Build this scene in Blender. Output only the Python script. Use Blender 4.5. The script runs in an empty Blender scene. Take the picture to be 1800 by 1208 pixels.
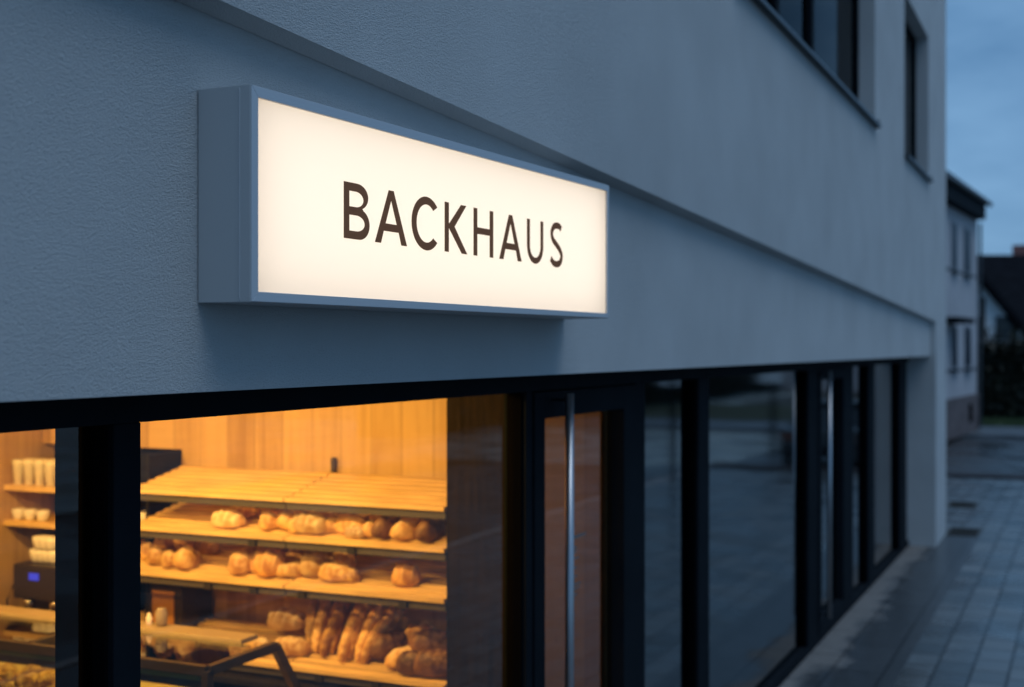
import bpy, bmesh, math, random
from mathutils import Vector, noise, Matrix
R = math.radians
rnd = random.Random(7)
S = bpy.context.scene
C = S.collection

# ------------------------------------------------------------------ camera
# the facade runs along +X with its lower wall on y = 0; the street is on the -Y side
EYE = 2.74
TH = R(24.5)
cam_d = bpy.data.cameras.new('camera'); cam = bpy.data.objects.new('camera', cam_d); C.objects.link(cam)
cam.location = (0, -2, EYE); cam.rotation_euler = (R(90), 0, TH - R(90))
cam_d.sensor_width = 36; cam_d.lens = 44.56; cam_d.shift_y = 8/1800
cam_d.clip_start = 0.05; cam_d.clip_end = 3000
cam_d.dof.use_dof = True; cam_d.dof.focus_distance = 3.55; cam_d.dof.aperture_fstop = 2.0
S.camera = cam

# ------------------------------------------------------------------ light
S.view_settings.view_transform = 'Standard'; S.view_settings.look = 'None'
S.view_settings.exposure = 0.0; S.view_settings.gamma = 1.0
w = bpy.data.worlds.new('World'); S.world = w; w.use_nodes = True
nt = w.node_tree; nt.nodes.clear()
def nn(t, kind, **kw):
    n = t.nodes.new(kind)
    for k, v in kw.items(): setattr(n, k, v)
    return n
SUN_EL, SUN_AZ = 64, 250          # a faint broad after-glow through cloud
sky = nn(nt, 'ShaderNodeTexSky', sky_type='NISHITA', sun_disc=False)
sky.sun_elevation = R(SUN_EL); sky.sun_rotation = R(90 - SUN_AZ); sky.dust_density = 1.0
tc = nn(nt, 'ShaderNodeTexCoord')
mp = nn(nt, 'ShaderNodeMapping'); mp.inputs['Scale'].default_value = (1.6, 1.6, 5.0)
nz = nn(nt, 'ShaderNodeTexNoise'); nz.inputs['Scale'].default_value = 2.2; nz.inputs['Detail'].default_value = 6; nz.inputs['Roughness'].default_value = .52
cr = nn(nt, 'ShaderNodeValToRGB')
cr.color_ramp.elements[0].position = .36; cr.color_ramp.elements[0].color = (.33, .88, 1.75, 1)
cr.color_ramp.elements[1].position = .68; cr.color_ramp.elements[1].color = (.92, 1.78, 2.9, 1)
mx = nn(nt, 'ShaderNodeMixRGB', blend_type='MIX'); mx.inputs['Fac'].default_value = .93
tint = nn(nt, 'ShaderNodeMixRGB', blend_type='MULTIPLY'); tint.inputs['Fac'].default_value = 1; tint.inputs[2].default_value = (.6, .8, 1.0, 1)
bg = nn(nt, 'ShaderNodeBackground'); bg.inputs['Strength'].default_value = .205
out = nn(nt, 'ShaderNodeOutputWorld')
L = nt.links.new
L(tc.outputs['Generated'], mp.inputs['Vector']); L(mp.outputs[0], nz.inputs['Vector']); L(nz.outputs['Fac'], cr.inputs[0])
L(sky.outputs[0], tint.inputs[1]); L(tint.outputs[0], mx.inputs[1]); L(cr.outputs[0], mx.inputs[2])
L(mx.outputs[0], bg.inputs['Color']); L(bg.outputs[0], out.inputs['Surface'])
sd = bpy.data.lights.new('sun', 'SUN'); sd.energy = .85; sd.angle = R(40); sd.color = (.83, .91, 1.0)
so = bpy.data.objects.new('sun', sd); C.objects.link(so)
sv = Vector((math.cos(R(SUN_EL))*math.cos(R(SUN_AZ)), math.cos(R(SUN_EL))*math.sin(R(SUN_AZ)), math.sin(R(SUN_EL))))
so.rotation_euler = sv.to_track_quat('Z', 'Y').to_euler(); so.location = (-5, -12, 12)

# ------------------------------------------------------------------ survey helper
PXF = 2228.0
def ray(px):
    u = (px - 900)/PXF
    return math.cos(TH) + u*math.sin(TH), math.sin(TH) - u*math.cos(TH)
def on_y(px, y):                   # where the sight line of a photo column meets the plane y
    rx, ry = ray(px); t = (y + 2)/ry; return rx*t, t
def on_x(px, x):
    rx, ry = ray(px); t = x/rx; return ry*t - 2, t
def zz(py, t): return EYE + (612 - py)/PXF*t

# ------------------------------------------------------------------ materials
def mat(name, col, rough=.6, metal=0, spec=.5, var=0, vscale=8, stretch=(1, 1, 1), bump=0, bscale=60, col2=None, detail=4, bdetail=3, bdist=.01, emis=None, estr=0):
    m = bpy.data.materials.new(name); m.use_nodes = True; t = m.node_tree; b = t.nodes['Principled BSDF']
    b.inputs['Base Color'].default_value = (*col, 1); b.inputs['Roughness'].default_value = rough
    b.inputs['Metallic'].default_value = metal; b.inputs['Specular IOR Level'].default_value = spec
    co = nn(t, 'ShaderNodeTexCoord'); mp = nn(t, 'ShaderNodeMapping'); mp.inputs['Scale'].default_value = stretch
    t.links.new(co.outputs['Object'], mp.inputs[0])
    if var or col2:
        n = nn(t, 'ShaderNodeTexNoise'); n.inputs['Scale'].default_value = vscale; n.inputs['Detail'].default_value = detail
        t.links.new(mp.outputs[0], n.inputs['Vector'])
        r = nn(t, 'ShaderNodeValToRGB'); c2 = col2 or tuple(c*(1 - var) for c in col)
        c1 = col if col2 else tuple(min(1, c*(1 + var)) for c in col)
        r.color_ramp.elements[0].position = .33; r.color_ramp.elements[1].position = .67
        r.color_ramp.elements[0].color = (*c2, 1); r.color_ramp.elements[1].color = (*c1, 1)
        t.links.new(n.outputs['Fac'], r.inputs[0]); t.links.new(r.outputs[0], b.inputs['Base Color'])
    if bump:
        n2 = nn(t, 'ShaderNodeTexNoise'); n2.inputs['Scale'].default_value = bscale; n2.inputs['Detail'].default_value = bdetail
        t.links.new(mp.outputs[0], n2.inputs['Vector'])
        bp = nn(t, 'ShaderNodeBump'); bp.inputs['Strength'].default_value = bump; bp.inputs['Distance'].default_value = bdist
        t.links.new(n2.outputs['Fac'], bp.inputs['Height']); t.links.new(bp.outputs[0], b.inputs['Normal'])
    if emis:
        b.inputs['Emission Color'].default_value = (*emis, 1); b.inputs['Emission Strength'].default_value = estr
    return m

def stucco(name, col):
    m = bpy.data.materials.new(name); m.use_nodes = True; t = m.node_tree; b = t.nodes['Principled BSDF']
    b.inputs['Roughness'].default_value = .92; b.inputs['Specular IOR Level'].default_value = .2
    co = nn(t, 'ShaderNodeTexCoord'); mp = nn(t, 'ShaderNodeMapping'); mp.inputs['Scale'].default_value = (.7, 1, 1.3)
    t.links.new(co.outputs['Object'], mp.inputs[0])
    a = nn(t, 'ShaderNodeTexNoise'); a.inputs['Scale'].default_value = 235; a.inputs['Detail'].default_value = 4; a.inputs['Roughness'].default_value = .6; a.inputs['Distortion'].default_value = .35
    v = nn(t, 'ShaderNodeTexVoronoi'); v.inputs['Scale'].default_value = 110
    t.links.new(mp.outputs[0], a.inputs[0]); t.links.new(mp.outputs[0], v.inputs[0])
    ad = nn(t, 'ShaderNodeMath', operation='MULTIPLY_ADD'); ad.inputs[1].default_value = .25
    t.links.new(v.outputs['Distance'], ad.inputs[0]); t.links.new(a.outputs['Fac'], ad.inputs[2])
    bp = nn(t, 'ShaderNodeBump'); bp.inputs['Strength'].default_value = 1.0; bp.inputs['Distance'].default_value = .008
    t.links.new(ad.outputs[0], bp.inputs['Height']); t.links.new(bp.outputs[0], b.inputs['Normal'])
    g = nn(t, 'ShaderNodeTexNoise'); g.inputs['Scale'].default_value = 1.3; g.inputs['Detail'].default_value = 5
    t.links.new(co.outputs['Object'], g.inputs[0])
    r = nn(t, 'ShaderNodeValToRGB'); r.color_ramp.elements[0].position = .3; r.color_ramp.elements[1].position = .7
    r.color_ramp.elements[0].color = (*[c*.9 for c in col], 1); r.color_ramp.elements[1].color = (*[c*1.04 for c in col], 1)
    t.links.new(g.outputs['Fac'], r.inputs[0]); t.links.new(r.outputs[0], b.inputs['Base Color'])
    return m

def glass(name, tint=(.93, .96, .95), ior=1.5, dark=0.0, rough=0.0):
    m = bpy.data.materials.new(name); m.use_nodes = True; t = m.node_tree; t.nodes.clear()
    o = nn(t, 'ShaderNodeOutputMaterial'); x = nn(t, 'ShaderNodeMixShader'); f = nn(t, 'ShaderNodeFresnel'); f.inputs['IOR'].default_value = ior
    tr = nn(t, 'ShaderNodeBsdfTransparent'); tr.inputs[0].default_value = (*tint, 1)
    gl = nn(t, 'ShaderNodeBsdfGlossy'); gl.inputs['Roughness'].default_value = rough
    co = nn(t, 'ShaderNodeTexCoord'); n = nn(t, 'ShaderNodeTexNoise'); n.inputs['Scale'].default_value = .9; n.inputs['Detail'].default_value = 1
    bp = nn(t, 'ShaderNodeBump'); bp.inputs['Strength'].default_value = .12; bp.inputs['Distance'].default_value = .02
    t.links.new(co.outputs['Object'], n.inputs[0]); t.links.new(n.outputs['Fac'], bp.inputs['Height']); t.links.new(bp.outputs[0], gl.inputs['Normal'])
    # both faces of the pane reflect: 2F / (1 + F)
    f2 = nn(t, 'ShaderNodeMath', operation='MULTIPLY'); f2.inputs[1].default_value = 2; f1 = nn(t, 'ShaderNodeMath', operation='ADD'); f1.inputs[1].default_value = 1; fd = nn(t, 'ShaderNodeMath', operation='DIVIDE')
    t.links.new(f.outputs[0], f2.inputs[0]); t.links.new(f.outputs[0], f1.inputs[0]); t.links.new(f2.outputs[0], fd.inputs[0]); t.links.new(f1.outputs[0], fd.inputs[1])
    t.links.new(fd.outputs[0], x.inputs[0]); t.links.new(tr.outputs[0], x.inputs[1]); t.links.new(gl.outputs[0], x.inputs[2]); t.links.new(x.outputs[0], o.inputs[0])
    return m

def wood(name, c1, c2, plank=.16, axis='y', rough=.55):
    """planks running along z, seams every `plank` metres along `axis`, grain stretched along z"""
    m = bpy.data.materials.new(name); m.use_nodes = True; t = m.node_tree; b = t.nodes['Principled BSDF']
    b.inputs['Roughness'].default_value = rough
    co = nn(t, 'ShaderNodeTexCoord'); sp = nn(t, 'ShaderNodeSeparateXYZ'); t.links.new(co.outputs['Object'], sp.inputs[0])
    d = nn(t, 'ShaderNodeMath', operation='DIVIDE'); d.inputs[1].default_value = plank
    t.links.new(sp.outputs[axis.upper()], d.inputs[0])
    fl = nn(t, 'ShaderNodeMath', operation='FLOOR'); t.links.new(d.outputs[0], fl.inputs[0])
    wn = nn(t, 'ShaderNodeTexWhiteNoise', noise_dimensions='1D'); t.links.new(fl.outputs[0], wn.inputs['W'])
    mp = nn(t, 'ShaderNodeMapping'); mp.inputs['Scale'].default_value = (14, 14, .9); t.links.new(co.outputs['Object'], mp.inputs[0])
    cb = nn(t, 'ShaderNodeCombineXYZ'); t.links.new(wn.outputs['Value'], cb.inputs[2])
    sc = nn(t, 'ShaderNodeVectorMath', operation='SCALE'); sc.inputs['Scale'].default_value = 9; t.links.new(cb.outputs[0], sc.inputs[0])
    va = nn(t, 'ShaderNodeVectorMath', operation='ADD'); t.links.new(mp.outputs[0], va.inputs[0]); t.links.new(sc.outputs[0], va.inputs[1])
    n = nn(t, 'ShaderNodeTexNoise'); n.inputs['Scale'].default_value = 1.2; n.inputs['Detail'].default_value = 5; n.inputs['Distortion'].default_value = .6
    t.links.new(va.outputs[0], n.inputs[0])
    a = nn(t, 'ShaderNodeMath', operation='MULTIPLY_ADD'); a.inputs[1].default_value = .6; t.links.new(wn.outputs['Value'], a.inputs[0]); t.links.new(n.outputs['Fac'], a.inputs[2])
    r = nn(t, 'ShaderNodeValToRGB'); r.color_ramp.elements[0].position = .4; r.color_ramp.elements[1].position = 1.05
    r.color_ramp.elements[0].color = (*c2, 1); r.color_ramp.elements[1].color = (*c1, 1); t.links.new(a.outputs[0], r.inputs[0])
    # dark knots
    k = nn(t, 'ShaderNodeTexVoronoi'); k.inputs['Scale'].default_value = 3.1; km = nn(t, 'ShaderNodeMapping'); km.inputs['Scale'].default_value = (1, 1, .55)
    t.links.new(co.outputs['Object'], km.inputs[0]); t.links.new(km.outputs[0], k.inputs[0])
    kr = nn(t, 'ShaderNodeValToRGB'); kr.color_ramp.elements[0].position = .03; kr.color_ramp.elements[1].position = .1
    kr.color_ramp.elements[0].color = (.45, .36, .3, 1); kr.color_ramp.elements[1].color = (1, 1, 1, 1); t.links.new(k.outputs['Distance'], kr.inputs[0])
    fr = nn(t, 'ShaderNodeMath', operation='FRACT'); t.links.new(d.outputs[0], fr.inputs[0])
    sr = nn(t, 'ShaderNodeMath', operation='GREATER_THAN'); sr.inputs[1].default_value = .03; t.links.new(fr.outputs[0], sr.inputs[0])
    s2 = nn(t, 'ShaderNodeMath', operation='MULTIPLY_ADD'); s2.inputs[1].default_value = .3; s2.inputs[2].default_value = .7; t.links.new(sr.outputs[0], s2.inputs[0])
    m1 = nn(t, 'ShaderNodeMixRGB', blend_type='MULTIPLY'); m1.inputs[0].default_value = 1; t.links.new(r.outputs[0], m1.inputs[1]); t.links.new(kr.outputs[0], m1.inputs[2])
    m2 = nn(t, 'ShaderNodeMixRGB', blend_type='MULTIPLY'); m2.inputs[0].default_value = 1; t.links.new(m1.outputs[0], m2.inputs[1]); t.links.new(s2.outputs[0], m2.inputs[2])
    t.links.new(m2.outputs[0], b.inputs['Base Color'])
    return m

def crust(name, c1, c2, flour=None):
    m = bpy.data.materials.new(name); m.use_nodes = True; t = m.node_tree; b = t.nodes['Principled BSDF']
    b.inputs['Roughness'].default_value = .55
    co = nn(t, 'ShaderNodeTexCoord'); n = nn(t, 'ShaderNodeTexNoise'); n.inputs['Scale'].default_value = 16; n.inputs['Detail'].default_value = 5
    t.links.new(co.outputs['Object'], n.inputs[0])
    r = nn(t, 'ShaderNodeValToRGB'); r.color_ramp.elements[0].position = .40; r.color_ramp.elements[1].position = .58
    r.color_ramp.elements[0].color = (*[c*1.05 for c in c2], 1); r.color_ramp.elements[1].color = (*c1, 1); t.links.new(n.outputs['Fac'], r.inputs[0])
    last = r.outputs[0]
    at = nn(t, 'ShaderNodeAttribute', attribute_name='slash')     # opened scores show the paler crumb
    mx = nn(t, 'ShaderNodeMixRGB'); mx.inputs[2].default_value = (*(flour or (.72, .5, .26)), 1)
    t.links.new(at.outputs['Fac'], mx.inputs[0]); t.links.new(last, mx.inputs[1]); last = mx.outputs[0]
    oi = nn(t, 'ShaderNodeObjectInfo'); hv = nn(t, 'ShaderNodeHueSaturation'); mr = nn(t, 'ShaderNodeMapRange')
    mr.inputs[3].default_value = .62; mr.inputs[4].default_value = 1.22; t.links.new(oi.outputs['Random'], mr.inputs[0]); t.links.new(mr.outputs[0], hv.inputs['Value'])
    t.links.new(last, hv.inputs['Color']); last = hv.outputs[0]
    gz = nn(t, 'ShaderNodeSeparateXYZ'); t.links.new(co.outputs['Object'], gz.inputs[0])      # dusting of flour on the upper crust
    fn = nn(t, 'ShaderNodeTexNoise'); fn.inputs['Scale'].default_value = 34; fn.inputs['Detail'].default_value = 4; t.links.new(co.outputs['Object'], fn.inputs[0])
    fz = nn(t, 'ShaderNodeMapRange'); fz.inputs[1].default_value = .015; fz.inputs[2].default_value = .05; t.links.new(gz.outputs['Z'], fz.inputs[0])
    fr_ = nn(t, 'ShaderNodeMapRange'); fr_.inputs[1].default_value = .46; fr_.inputs[2].default_value = .62; fr_.inputs[4].default_value = .65; t.links.new(fn.outputs['Fac'], fr_.inputs[0])
    fm_ = nn(t, 'ShaderNodeMath', operation='MULTIPLY'); t.links.new(fz.outputs[0], fm_.inputs[0]); t.links.new(fr_.outputs[0], fm_.inputs[1])
    fx_ = nn(t, 'ShaderNodeMixRGB'); fx_.inputs[2].default_value = (*(flour or (.86, .68, .42)), 1); t.links.new(fm_.outputs[0], fx_.inputs[0]); t.links.new(last, fx_.inputs[1]); last = fx_.outputs[0]
    n2 = nn(t, 'ShaderNodeTexNoise'); n2.inputs['Scale'].default_value = 60; bp = nn(t, 'ShaderNodeBump'); bp.inputs['Strength'].default_value = .4; bp.inputs['Distance'].default_value = .01
    t.links.new(co.outputs['Object'], n2.inputs[0]); t.links.new(n2.outputs['Fac'], bp.inputs['Height']); t.links.new(bp.outputs[0], b.inputs['Normal'])
    t.links.new(last, b.inputs['Base Color'])
    return m

M = dict(
    wall=stucco('white_render', (.55, .58, .59)),
    alu=mat('powder_coated_aluminium', (.48, .50, .51), .42, .15, bump=.08, bscale=260, bdist=.002),
    alu_lid=mat('aluminium_trim', (.50, .53, .56), .4, .2),
    anth=mat('anthracite_frame', (.007, .010, .014), .7, 0, .05, var=.15, vscale=3),
    black=mat('black_gasket', (.003, .003, .004), .9, 0, 0),
    steel=mat('brushed_steel', (.45, .46, .48), .32, .9, var=.08, vscale=30, stretch=(1, 1, .05)),
    glass=glass('shop_glass', ior=1.4), glass_sun=glass('solar_control_glass', (.75, .82, .8), ior=1.9, rough=.05), glass_dark=glass('window_glass', (.5, .55, .6), ior=1.05),
    case_glass=glass('case_glass', (.9, .96, .9), ior=1.3),
    sill=mat('sill_metal', (.05, .06, .07), .4, .4, var=.1, vscale=5),
    oak=wood('oak_planks', (.64, .42, .18), (.38, .22, .08), .19, 'y'),
    oak_x=wood('oak_planks_cross', (.58, .38, .16), (.36, .2, .08), .19, 'x'),
    slat=mat('beech_slat', (.76, .52, .22), .5, var=.16, vscale=5, stretch=(4, .7, 4)),
    walnut=mat('dark_walnut', (.014, .010, .009), .8, 0, .1, var=.35, vscale=5, stretch=(8, 8, .6)),
    darkp=mat('dark_panel', (.014, .012, .012), .7, 0, .15, var=.2),
    rail=mat('grey_rail', (.13, .12, .11), .45, .5),
    tag=mat('price_clip', (.02, .018, .016), .5),
    metal_d=mat('dark_bronze_profile', (.085, .068, .05), .4, .6),
    ivory=mat('ivory_card', (.85, .80, .68), .6, var=.05, vscale=30),
    white=mat('white_porcelain', (.82, .79, .74), .25),
    int_w=mat('interior_plaster', (.52, .42, .32), .9, var=.05, vscale=2),
    int_d=mat('interior_dark', (.035, .05, .055), .8, var=.2, vscale=1.5),
    floor_i=mat('interior_floor', (.10, .085, .07), .35, var=.25, vscale=2),
    bread_a=crust('golden_crust', (.74, .46, .17), (.46, .22, .06), (.8, .6, .36)),
    bread_b=crust('pale_floured_crust', (.72, .50, .26), (.50, .28, .1), (.85, .7, .48)),
    bread_c=crust('dark_rye_crust', (.20, .09, .03), (.09, .035, .013), (.34, .2, .1)),
    bread_d=crust('amber_crust', (.66, .36, .09), (.36, .15, .03), (.72, .46, .2)),
)

# ------------------------------------------------------------------ mesh helpers
class MB:
    def __init__(s): s.v = []; s.f = []; s.a = []
    def add(s, vs, fs):
        n = len(s.v); s.v += [tuple(v) for v in vs]; s.f += [tuple(i + n for i in f) for f in fs]; return s
    def box(s, x0, x1, y0, y1, z0, z1):
        return s.add([(x0,y0,z0),(x1,y0,z0),(x1,y1,z0),(x0,y1,z0),(x0,y0,z1),(x1,y0,z1),(x1,y1,z1),(x0,y1,z1)],
                     [(0,3,2,1),(4,5,6,7),(0,1,5,4),(1,2,6,5),(2,3,7,6),(3,0,4,7)])
    def quad(s, *p): return s.add(p, [tuple(range(len(p)))])
    def prism(s, poly, fn, d):     # poly of 2-D points, fn(u, v, k) -> xyz, k = 0 / d
        n = len(poly); vs = [fn(u, v, 0) for u, v in poly] + [fn(u, v, d) for u, v in poly]
        return s.add(vs, [tuple(range(n)), tuple(range(2*n - 1, n - 1, -1))] + [(i, i + n, (i + 1) % n + n, (i + 1) % n) for i in range(n)])
    def bar(s, a, b, w, h=None):
        a, b = Vector(a), Vector(b); h = h or w; d = (b - a).normalized()
        up = Vector((0, 0, 1)) if abs(d.z) < .9 else Vector((1, 0, 0)); x = d.cross(up).normalized()*w/2; y = x.normalized().cross(d).normalized()*h/2
        return s.add([a-x-y, a+x-y, a+x+y, a-x+y, b-x-y, b+x-y, b+x+y, b-x+y], [(0,1,2,3),(7,6,5,4),(0,4,5,1),(1,5,6,2),(2,6,7,3),(3,7,4,0)])
    def lathe(s, c, prof, n=20):
        vs = [(c[0] + r*math.cos(2*math.pi*i/n), c[1] + r*math.sin(2*math.pi*i/n), c[2] + z) for r, z in prof for i in range(n)]
        fs = [(j*n + i, j*n + (i + 1) % n, (j + 1)*n + (i + 1) % n, (j + 1)*n + i) for j in range(len(prof) - 1) for i in range(n)]
        fs += [tuple(range(n - 1, -1, -1)), tuple((len(prof) - 1)*n + i for i in range(n))]
        return s.add(vs, fs)
    def tube(s, pts, r, n=10):
        pts = [Vector(p) for p in pts]; vs = []
        for i, p in enumerate(pts):
            d = (pts[min(i + 1, len(pts) - 1)] - pts[max(i - 1, 0)]).normalized()
            up = Vector((0, 0, 1)) if abs(d.z) < .9 else Vector((1, 0, 0)); x = d.cross(up).normalized(); y = x.cross(d)
            vs += [p + (x*math.cos(2*math.pi*k/n) + y*math.sin(2*math.pi*k/n))*r for k in range(n)]
        fs = [(j*n + i, j*n + (i + 1) % n, (j + 1)*n + (i + 1) % n, (j + 1)*n + i) for j in range(len(pts) - 1) for i in range(n)]
        fs += [tuple(range(n - 1, -1, -1)), tuple((len(pts) - 1)*n + i for i in range(n))]
        return s.add(vs, fs)
    def build(s, name, m, parent=None, loc=(0, 0, 0), smooth=False, bevel=0, fix=True):
        off = Vector(loc)
        if parent: off = wloc(parent) + Vector(loc)
        me = bpy.data.meshes.new(name); me.from_pydata([tuple(Vector(v) - off) for v in s.v], [], s.f)
        if fix:
            bm = bmesh.new(); bm.from_mesh(me); bmesh.ops.recalc_face_normals(bm, faces=bm.faces); bm.to_mesh(me); bm.free()
        if s.a:
            at = me.attributes.new('slash', 'FLOAT', 'POINT')
            for i, x in enumerate(s.a): at.data[i].value = x
        me.materials.append(m)
        if smooth:
            for p in me.polygons: p.use_smooth = True
        o = bpy.data.objects.new(name, me); C.objects.link(o); o.location = loc; o.parent = parent
        if bevel:
            b = o.modifiers.new('b', 'BEVEL'); b.width = bevel; b.segments = 2; b.limit_method = 'ANGLE'
        return o
def wloc(o):
    v = Vector(o.location)
    while o.parent: o = o.parent; v += Vector(o.location)
    return v
def tag(o, label=None, cat=None, group=None, kind=None):
    if label: o['label'] = label
    if cat: o['category'] = cat
    if group: o['group'] = group
    if kind: o['kind'] = kind
    return o
POS = 0
def empty(name, loc, label, cat, group=None):
    o = bpy.data.objects.new(name, None); o.empty_display_size = .2; C.objects.link(o); o.location = loc
    return tag(o, label, cat, group)
def struct(name, mb, m, **k): return tag(mb.build(name, m, **k), kind='structure')
def boxo(name, m, parent, *b, bevel=0): return MB().box(*b).build(name, m, parent, bevel=bevel)

# ================================================================== ground
def ground_mat(name, col, rough, var, vscale, bump=.2, bscale=40, stretch=(1, 1, 1), wet=None, spec=.5):
    m = mat(name, col, rough, 0, spec, var=var, vscale=vscale, bump=bump, bscale=bscale, stretch=stretch)
    if wet:
        t = m.node_tree; b = t.nodes['Principled BSDF']; co = nn(t, 'ShaderNodeTexCoord')
        n = nn(t, 'ShaderNodeTexNoise'); n.inputs['Scale'].default_value = .55; n.inputs['Detail'].default_value = 4
        r = nn(t, 'ShaderNodeMapRange'); r.inputs[1].default_value = .42; r.inputs[2].default_value = .6; r.inputs[3].default_value = wet[0]; r.inputs[4].default_value = wet[1]
        t.links.new(co.outputs['Object'], n.inputs[0]); t.links.new(n.outputs['Fac'], r.inputs[0]); t.links.new(r.outputs[0], b.inputs['Roughness'])
    return m
asphalt = ground_mat('wet_asphalt', (.045, .05, .055), .4, .3, 3, wet=(.18, .5))
struct('ground', MB().quad((-400, -400, -.12), (900, -400, -.12), (900, 700, -.12), (-400, 700, -.12)), ground_mat('far_ground', (.05, .055, .05), .8, .3, .4))
struct('road', MB().box(28.9, 42.2, -60, 90, -.2, -.09).box(-60, 28.9, -13, -5.45, -.2, -.09), asphalt)

def paver_mat():
    m = bpy.data.materials.new('concrete_pavers'); m.use_nodes = True; t = m.node_tree; b = t.nodes['Principled BSDF']
    co = nn(t, 'ShaderNodeTexCoord'); mp = nn(t, 'ShaderNodeMapping'); mp.inputs['Location'].default_value = (.1, .22, 0)
    t.links.new(co.outputs['Object'], mp.inputs[0])
    br = nn(t, 'ShaderNodeTexBrick'); br.inputs['Scale'].default_value = 1; br.inputs['Brick Width'].default_value = .42; br.inputs['Row Height'].default_value = .29
    br.inputs['Mortar Size'].default_value = .013; br.inputs['Mortar Smooth'].default_value = .3; br.inputs['Bias'].default_value = 0
    br.inputs['Color1'].default_value = (.075, .098, .112, 1); br.inputs['Color2'].default_value = (.165, .188, .20, 1); br.inputs['Mortar'].default_value = (.02, .022, .024, 1)
    t.links.new(mp.outputs[0], br.inputs[0])
    n = nn(t, 'ShaderNodeTexNoise'); n.inputs['Scale'].default_value = 1.1; n.inputs['Detail'].default_value = 6; t.links.new(co.outputs['Object'], n.inputs[0])
    r = nn(t, 'ShaderNodeMapRange'); r.inputs[1].default_value = .35; r.inputs[2].default_value = .65; r.inputs[3].default_value = .55; r.inputs[4].default_value = 1.15
    t.links.new(n.outputs['Fac'], r.inputs[0])
    mu = nn(t, 'ShaderNodeMixRGB', blend_type='MULTIPLY'); mu.inputs[0].default_value = 1; t.links.new(br.outputs[0], mu.inputs[1]); t.links.new(r.outputs[0], mu.inputs[2])
    t.links.new(mu.outputs[0], b.inputs['Base Color'])
    rr = nn(t, 'ShaderNodeMapRange'); rr.inputs[1].default_value = .4; rr.inputs[2].default_value = .62; rr.inputs[3].default_value = .20; rr.inputs[4].default_value = .42
    t.links.new(n.outputs['Fac'], rr.inputs[0]); t.links.new(rr.outputs[0], b.inputs['Roughness'])
    bp = nn(t, 'ShaderNodeBump'); bp.inputs['Strength'].default_value = .6; bp.inputs['Distance'].default_value = .012; bp.invert = True
    n3 = nn(t, 'ShaderNodeTexNoise'); n3.inputs['Scale'].default_value = 30; t.links.new(co.outputs['Object'], n3.inputs[0])
    ad = nn(t, 'ShaderNodeMath', operation='MULTIPLY_ADD'); ad.inputs[1].default_value = .15; t.links.new(n3.outputs['Fac'], ad.inputs[0]); t.links.new(br.outputs['Fac'], ad.inputs[2])
    t.links.new(ad.outputs[0], bp.inputs['Height']); t.links.new(bp.outputs[0], b.inputs['Normal'])
    return m
struct('pavement', MB().box(-8, 28.35, -5.3, -.55, -.18, 0).box(20.3, 28.35, -.55, 60, -.18, 0), paver_mat())

def apron_mat():
    m = bpy.data.materials.new('damp_apron'); m.use_nodes = True; t = m.node_tree; b = t.nodes['Principled BSDF']
    co = nn(t, 'ShaderNodeTexCoord'); sp = nn(t, 'ShaderNodeSeparateXYZ'); t.links.new(co.outputs['Object'], sp.inputs[0])
    n = nn(t, 'ShaderNodeTexNoise'); n.inputs['Scale'].default_value = 1.0; n.inputs['Detail'].default_value = 6; n.inputs['Roughness'].default_value = .6
    t.links.new(co.outputs['Object'], n.inputs[0])
    a = nn(t, 'ShaderNodeMath', operation='MULTIPLY_ADD'); a.inputs[1].default_value = 1.1; t.links.new(n.outputs['Fac'], a.inputs[0]); t.links.new(sp.outputs['Y'], a.inputs[2])
    r = nn(t, 'ShaderNodeMapRange'); r.inputs[1].default_value = .50; r.inputs[2].default_value = .66; t.links.new(a.outputs[0], r.inputs[0])
    n2 = nn(t, 'ShaderNodeTexNoise'); n2.inputs['Scale'].default_value = 9; n2.inputs['Detail'].default_value = 5; t.links.new(co.outputs['Object'], n2.inputs[0])
    c1 = nn(t, 'ShaderNodeValToRGB'); c1.color_ramp.elements[0].color = (.035, .042, .048, 1); c1.color_ramp.elements[1].color = (.085, .095, .105, 1)
    c2 = nn(t, 'ShaderNodeValToRGB'); c2.color_ramp.elements[0].color = (.13, .13, .13, 1); c2.color_ramp.elements[1].color = (.22, .215, .205, 1)
    t.links.new(n2.outputs['Fac'], c1.inputs[0]); t.links.new(n2.outputs['Fac'], c2.inputs[0])
    x = nn(t, 'ShaderNodeMixRGB'); t.links.new(r.outputs[0], x.inputs[0]); t.links.new(c1.outputs[0], x.inputs[1]); t.links.new(c2.outputs[0], x.inputs[2])
    br = nn(t, 'ShaderNodeTexBrick'); br.inputs['Scale'].default_value = 1; br.inputs['Brick Width'].default_value = 1.0; br.inputs['Row Height'].default_value = .42
    br.inputs['Mortar Size'].default_value = .012; br.inputs['Color1'].default_value = (1, 1, 1, 1); br.inputs['Color2'].default_value = (.8, .8, .8, 1); br.inputs['Mortar'].default_value = (.35, .35, .35, 1)
    t.links.new(co.outputs['Object'], br.inputs[0])
    mu = nn(t, 'ShaderNodeMixRGB', blend_type='MULTIPLY'); mu.inputs[0].default_value = 1; t.links.new(x.outputs[0], mu.inputs[1]); t.links.new(br.outputs[0], mu.inputs[2])
    t.links.new(mu.outputs[0], b.inputs['Base Color'])
    rr = nn(t, 'ShaderNodeMapRange'); rr.inputs[3].default_value = .32; rr.inputs[4].default_value = .8; t.links.new(r.outputs[0], rr.inputs[0]); t.links.new(rr.outputs[0], b.inputs['Roughness'])
    return m
struct('path', MB().box(-8, 20.3, -.55, .33, -.18, .002), apron_mat())
kerb_m = ground_mat('kerb_stone', (.42, .43, .44), .6, .2, 6)
kerb_dark = mat('dark_kerb_stone', (.035, .028, .03), .6, var=.3, vscale=5)
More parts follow.
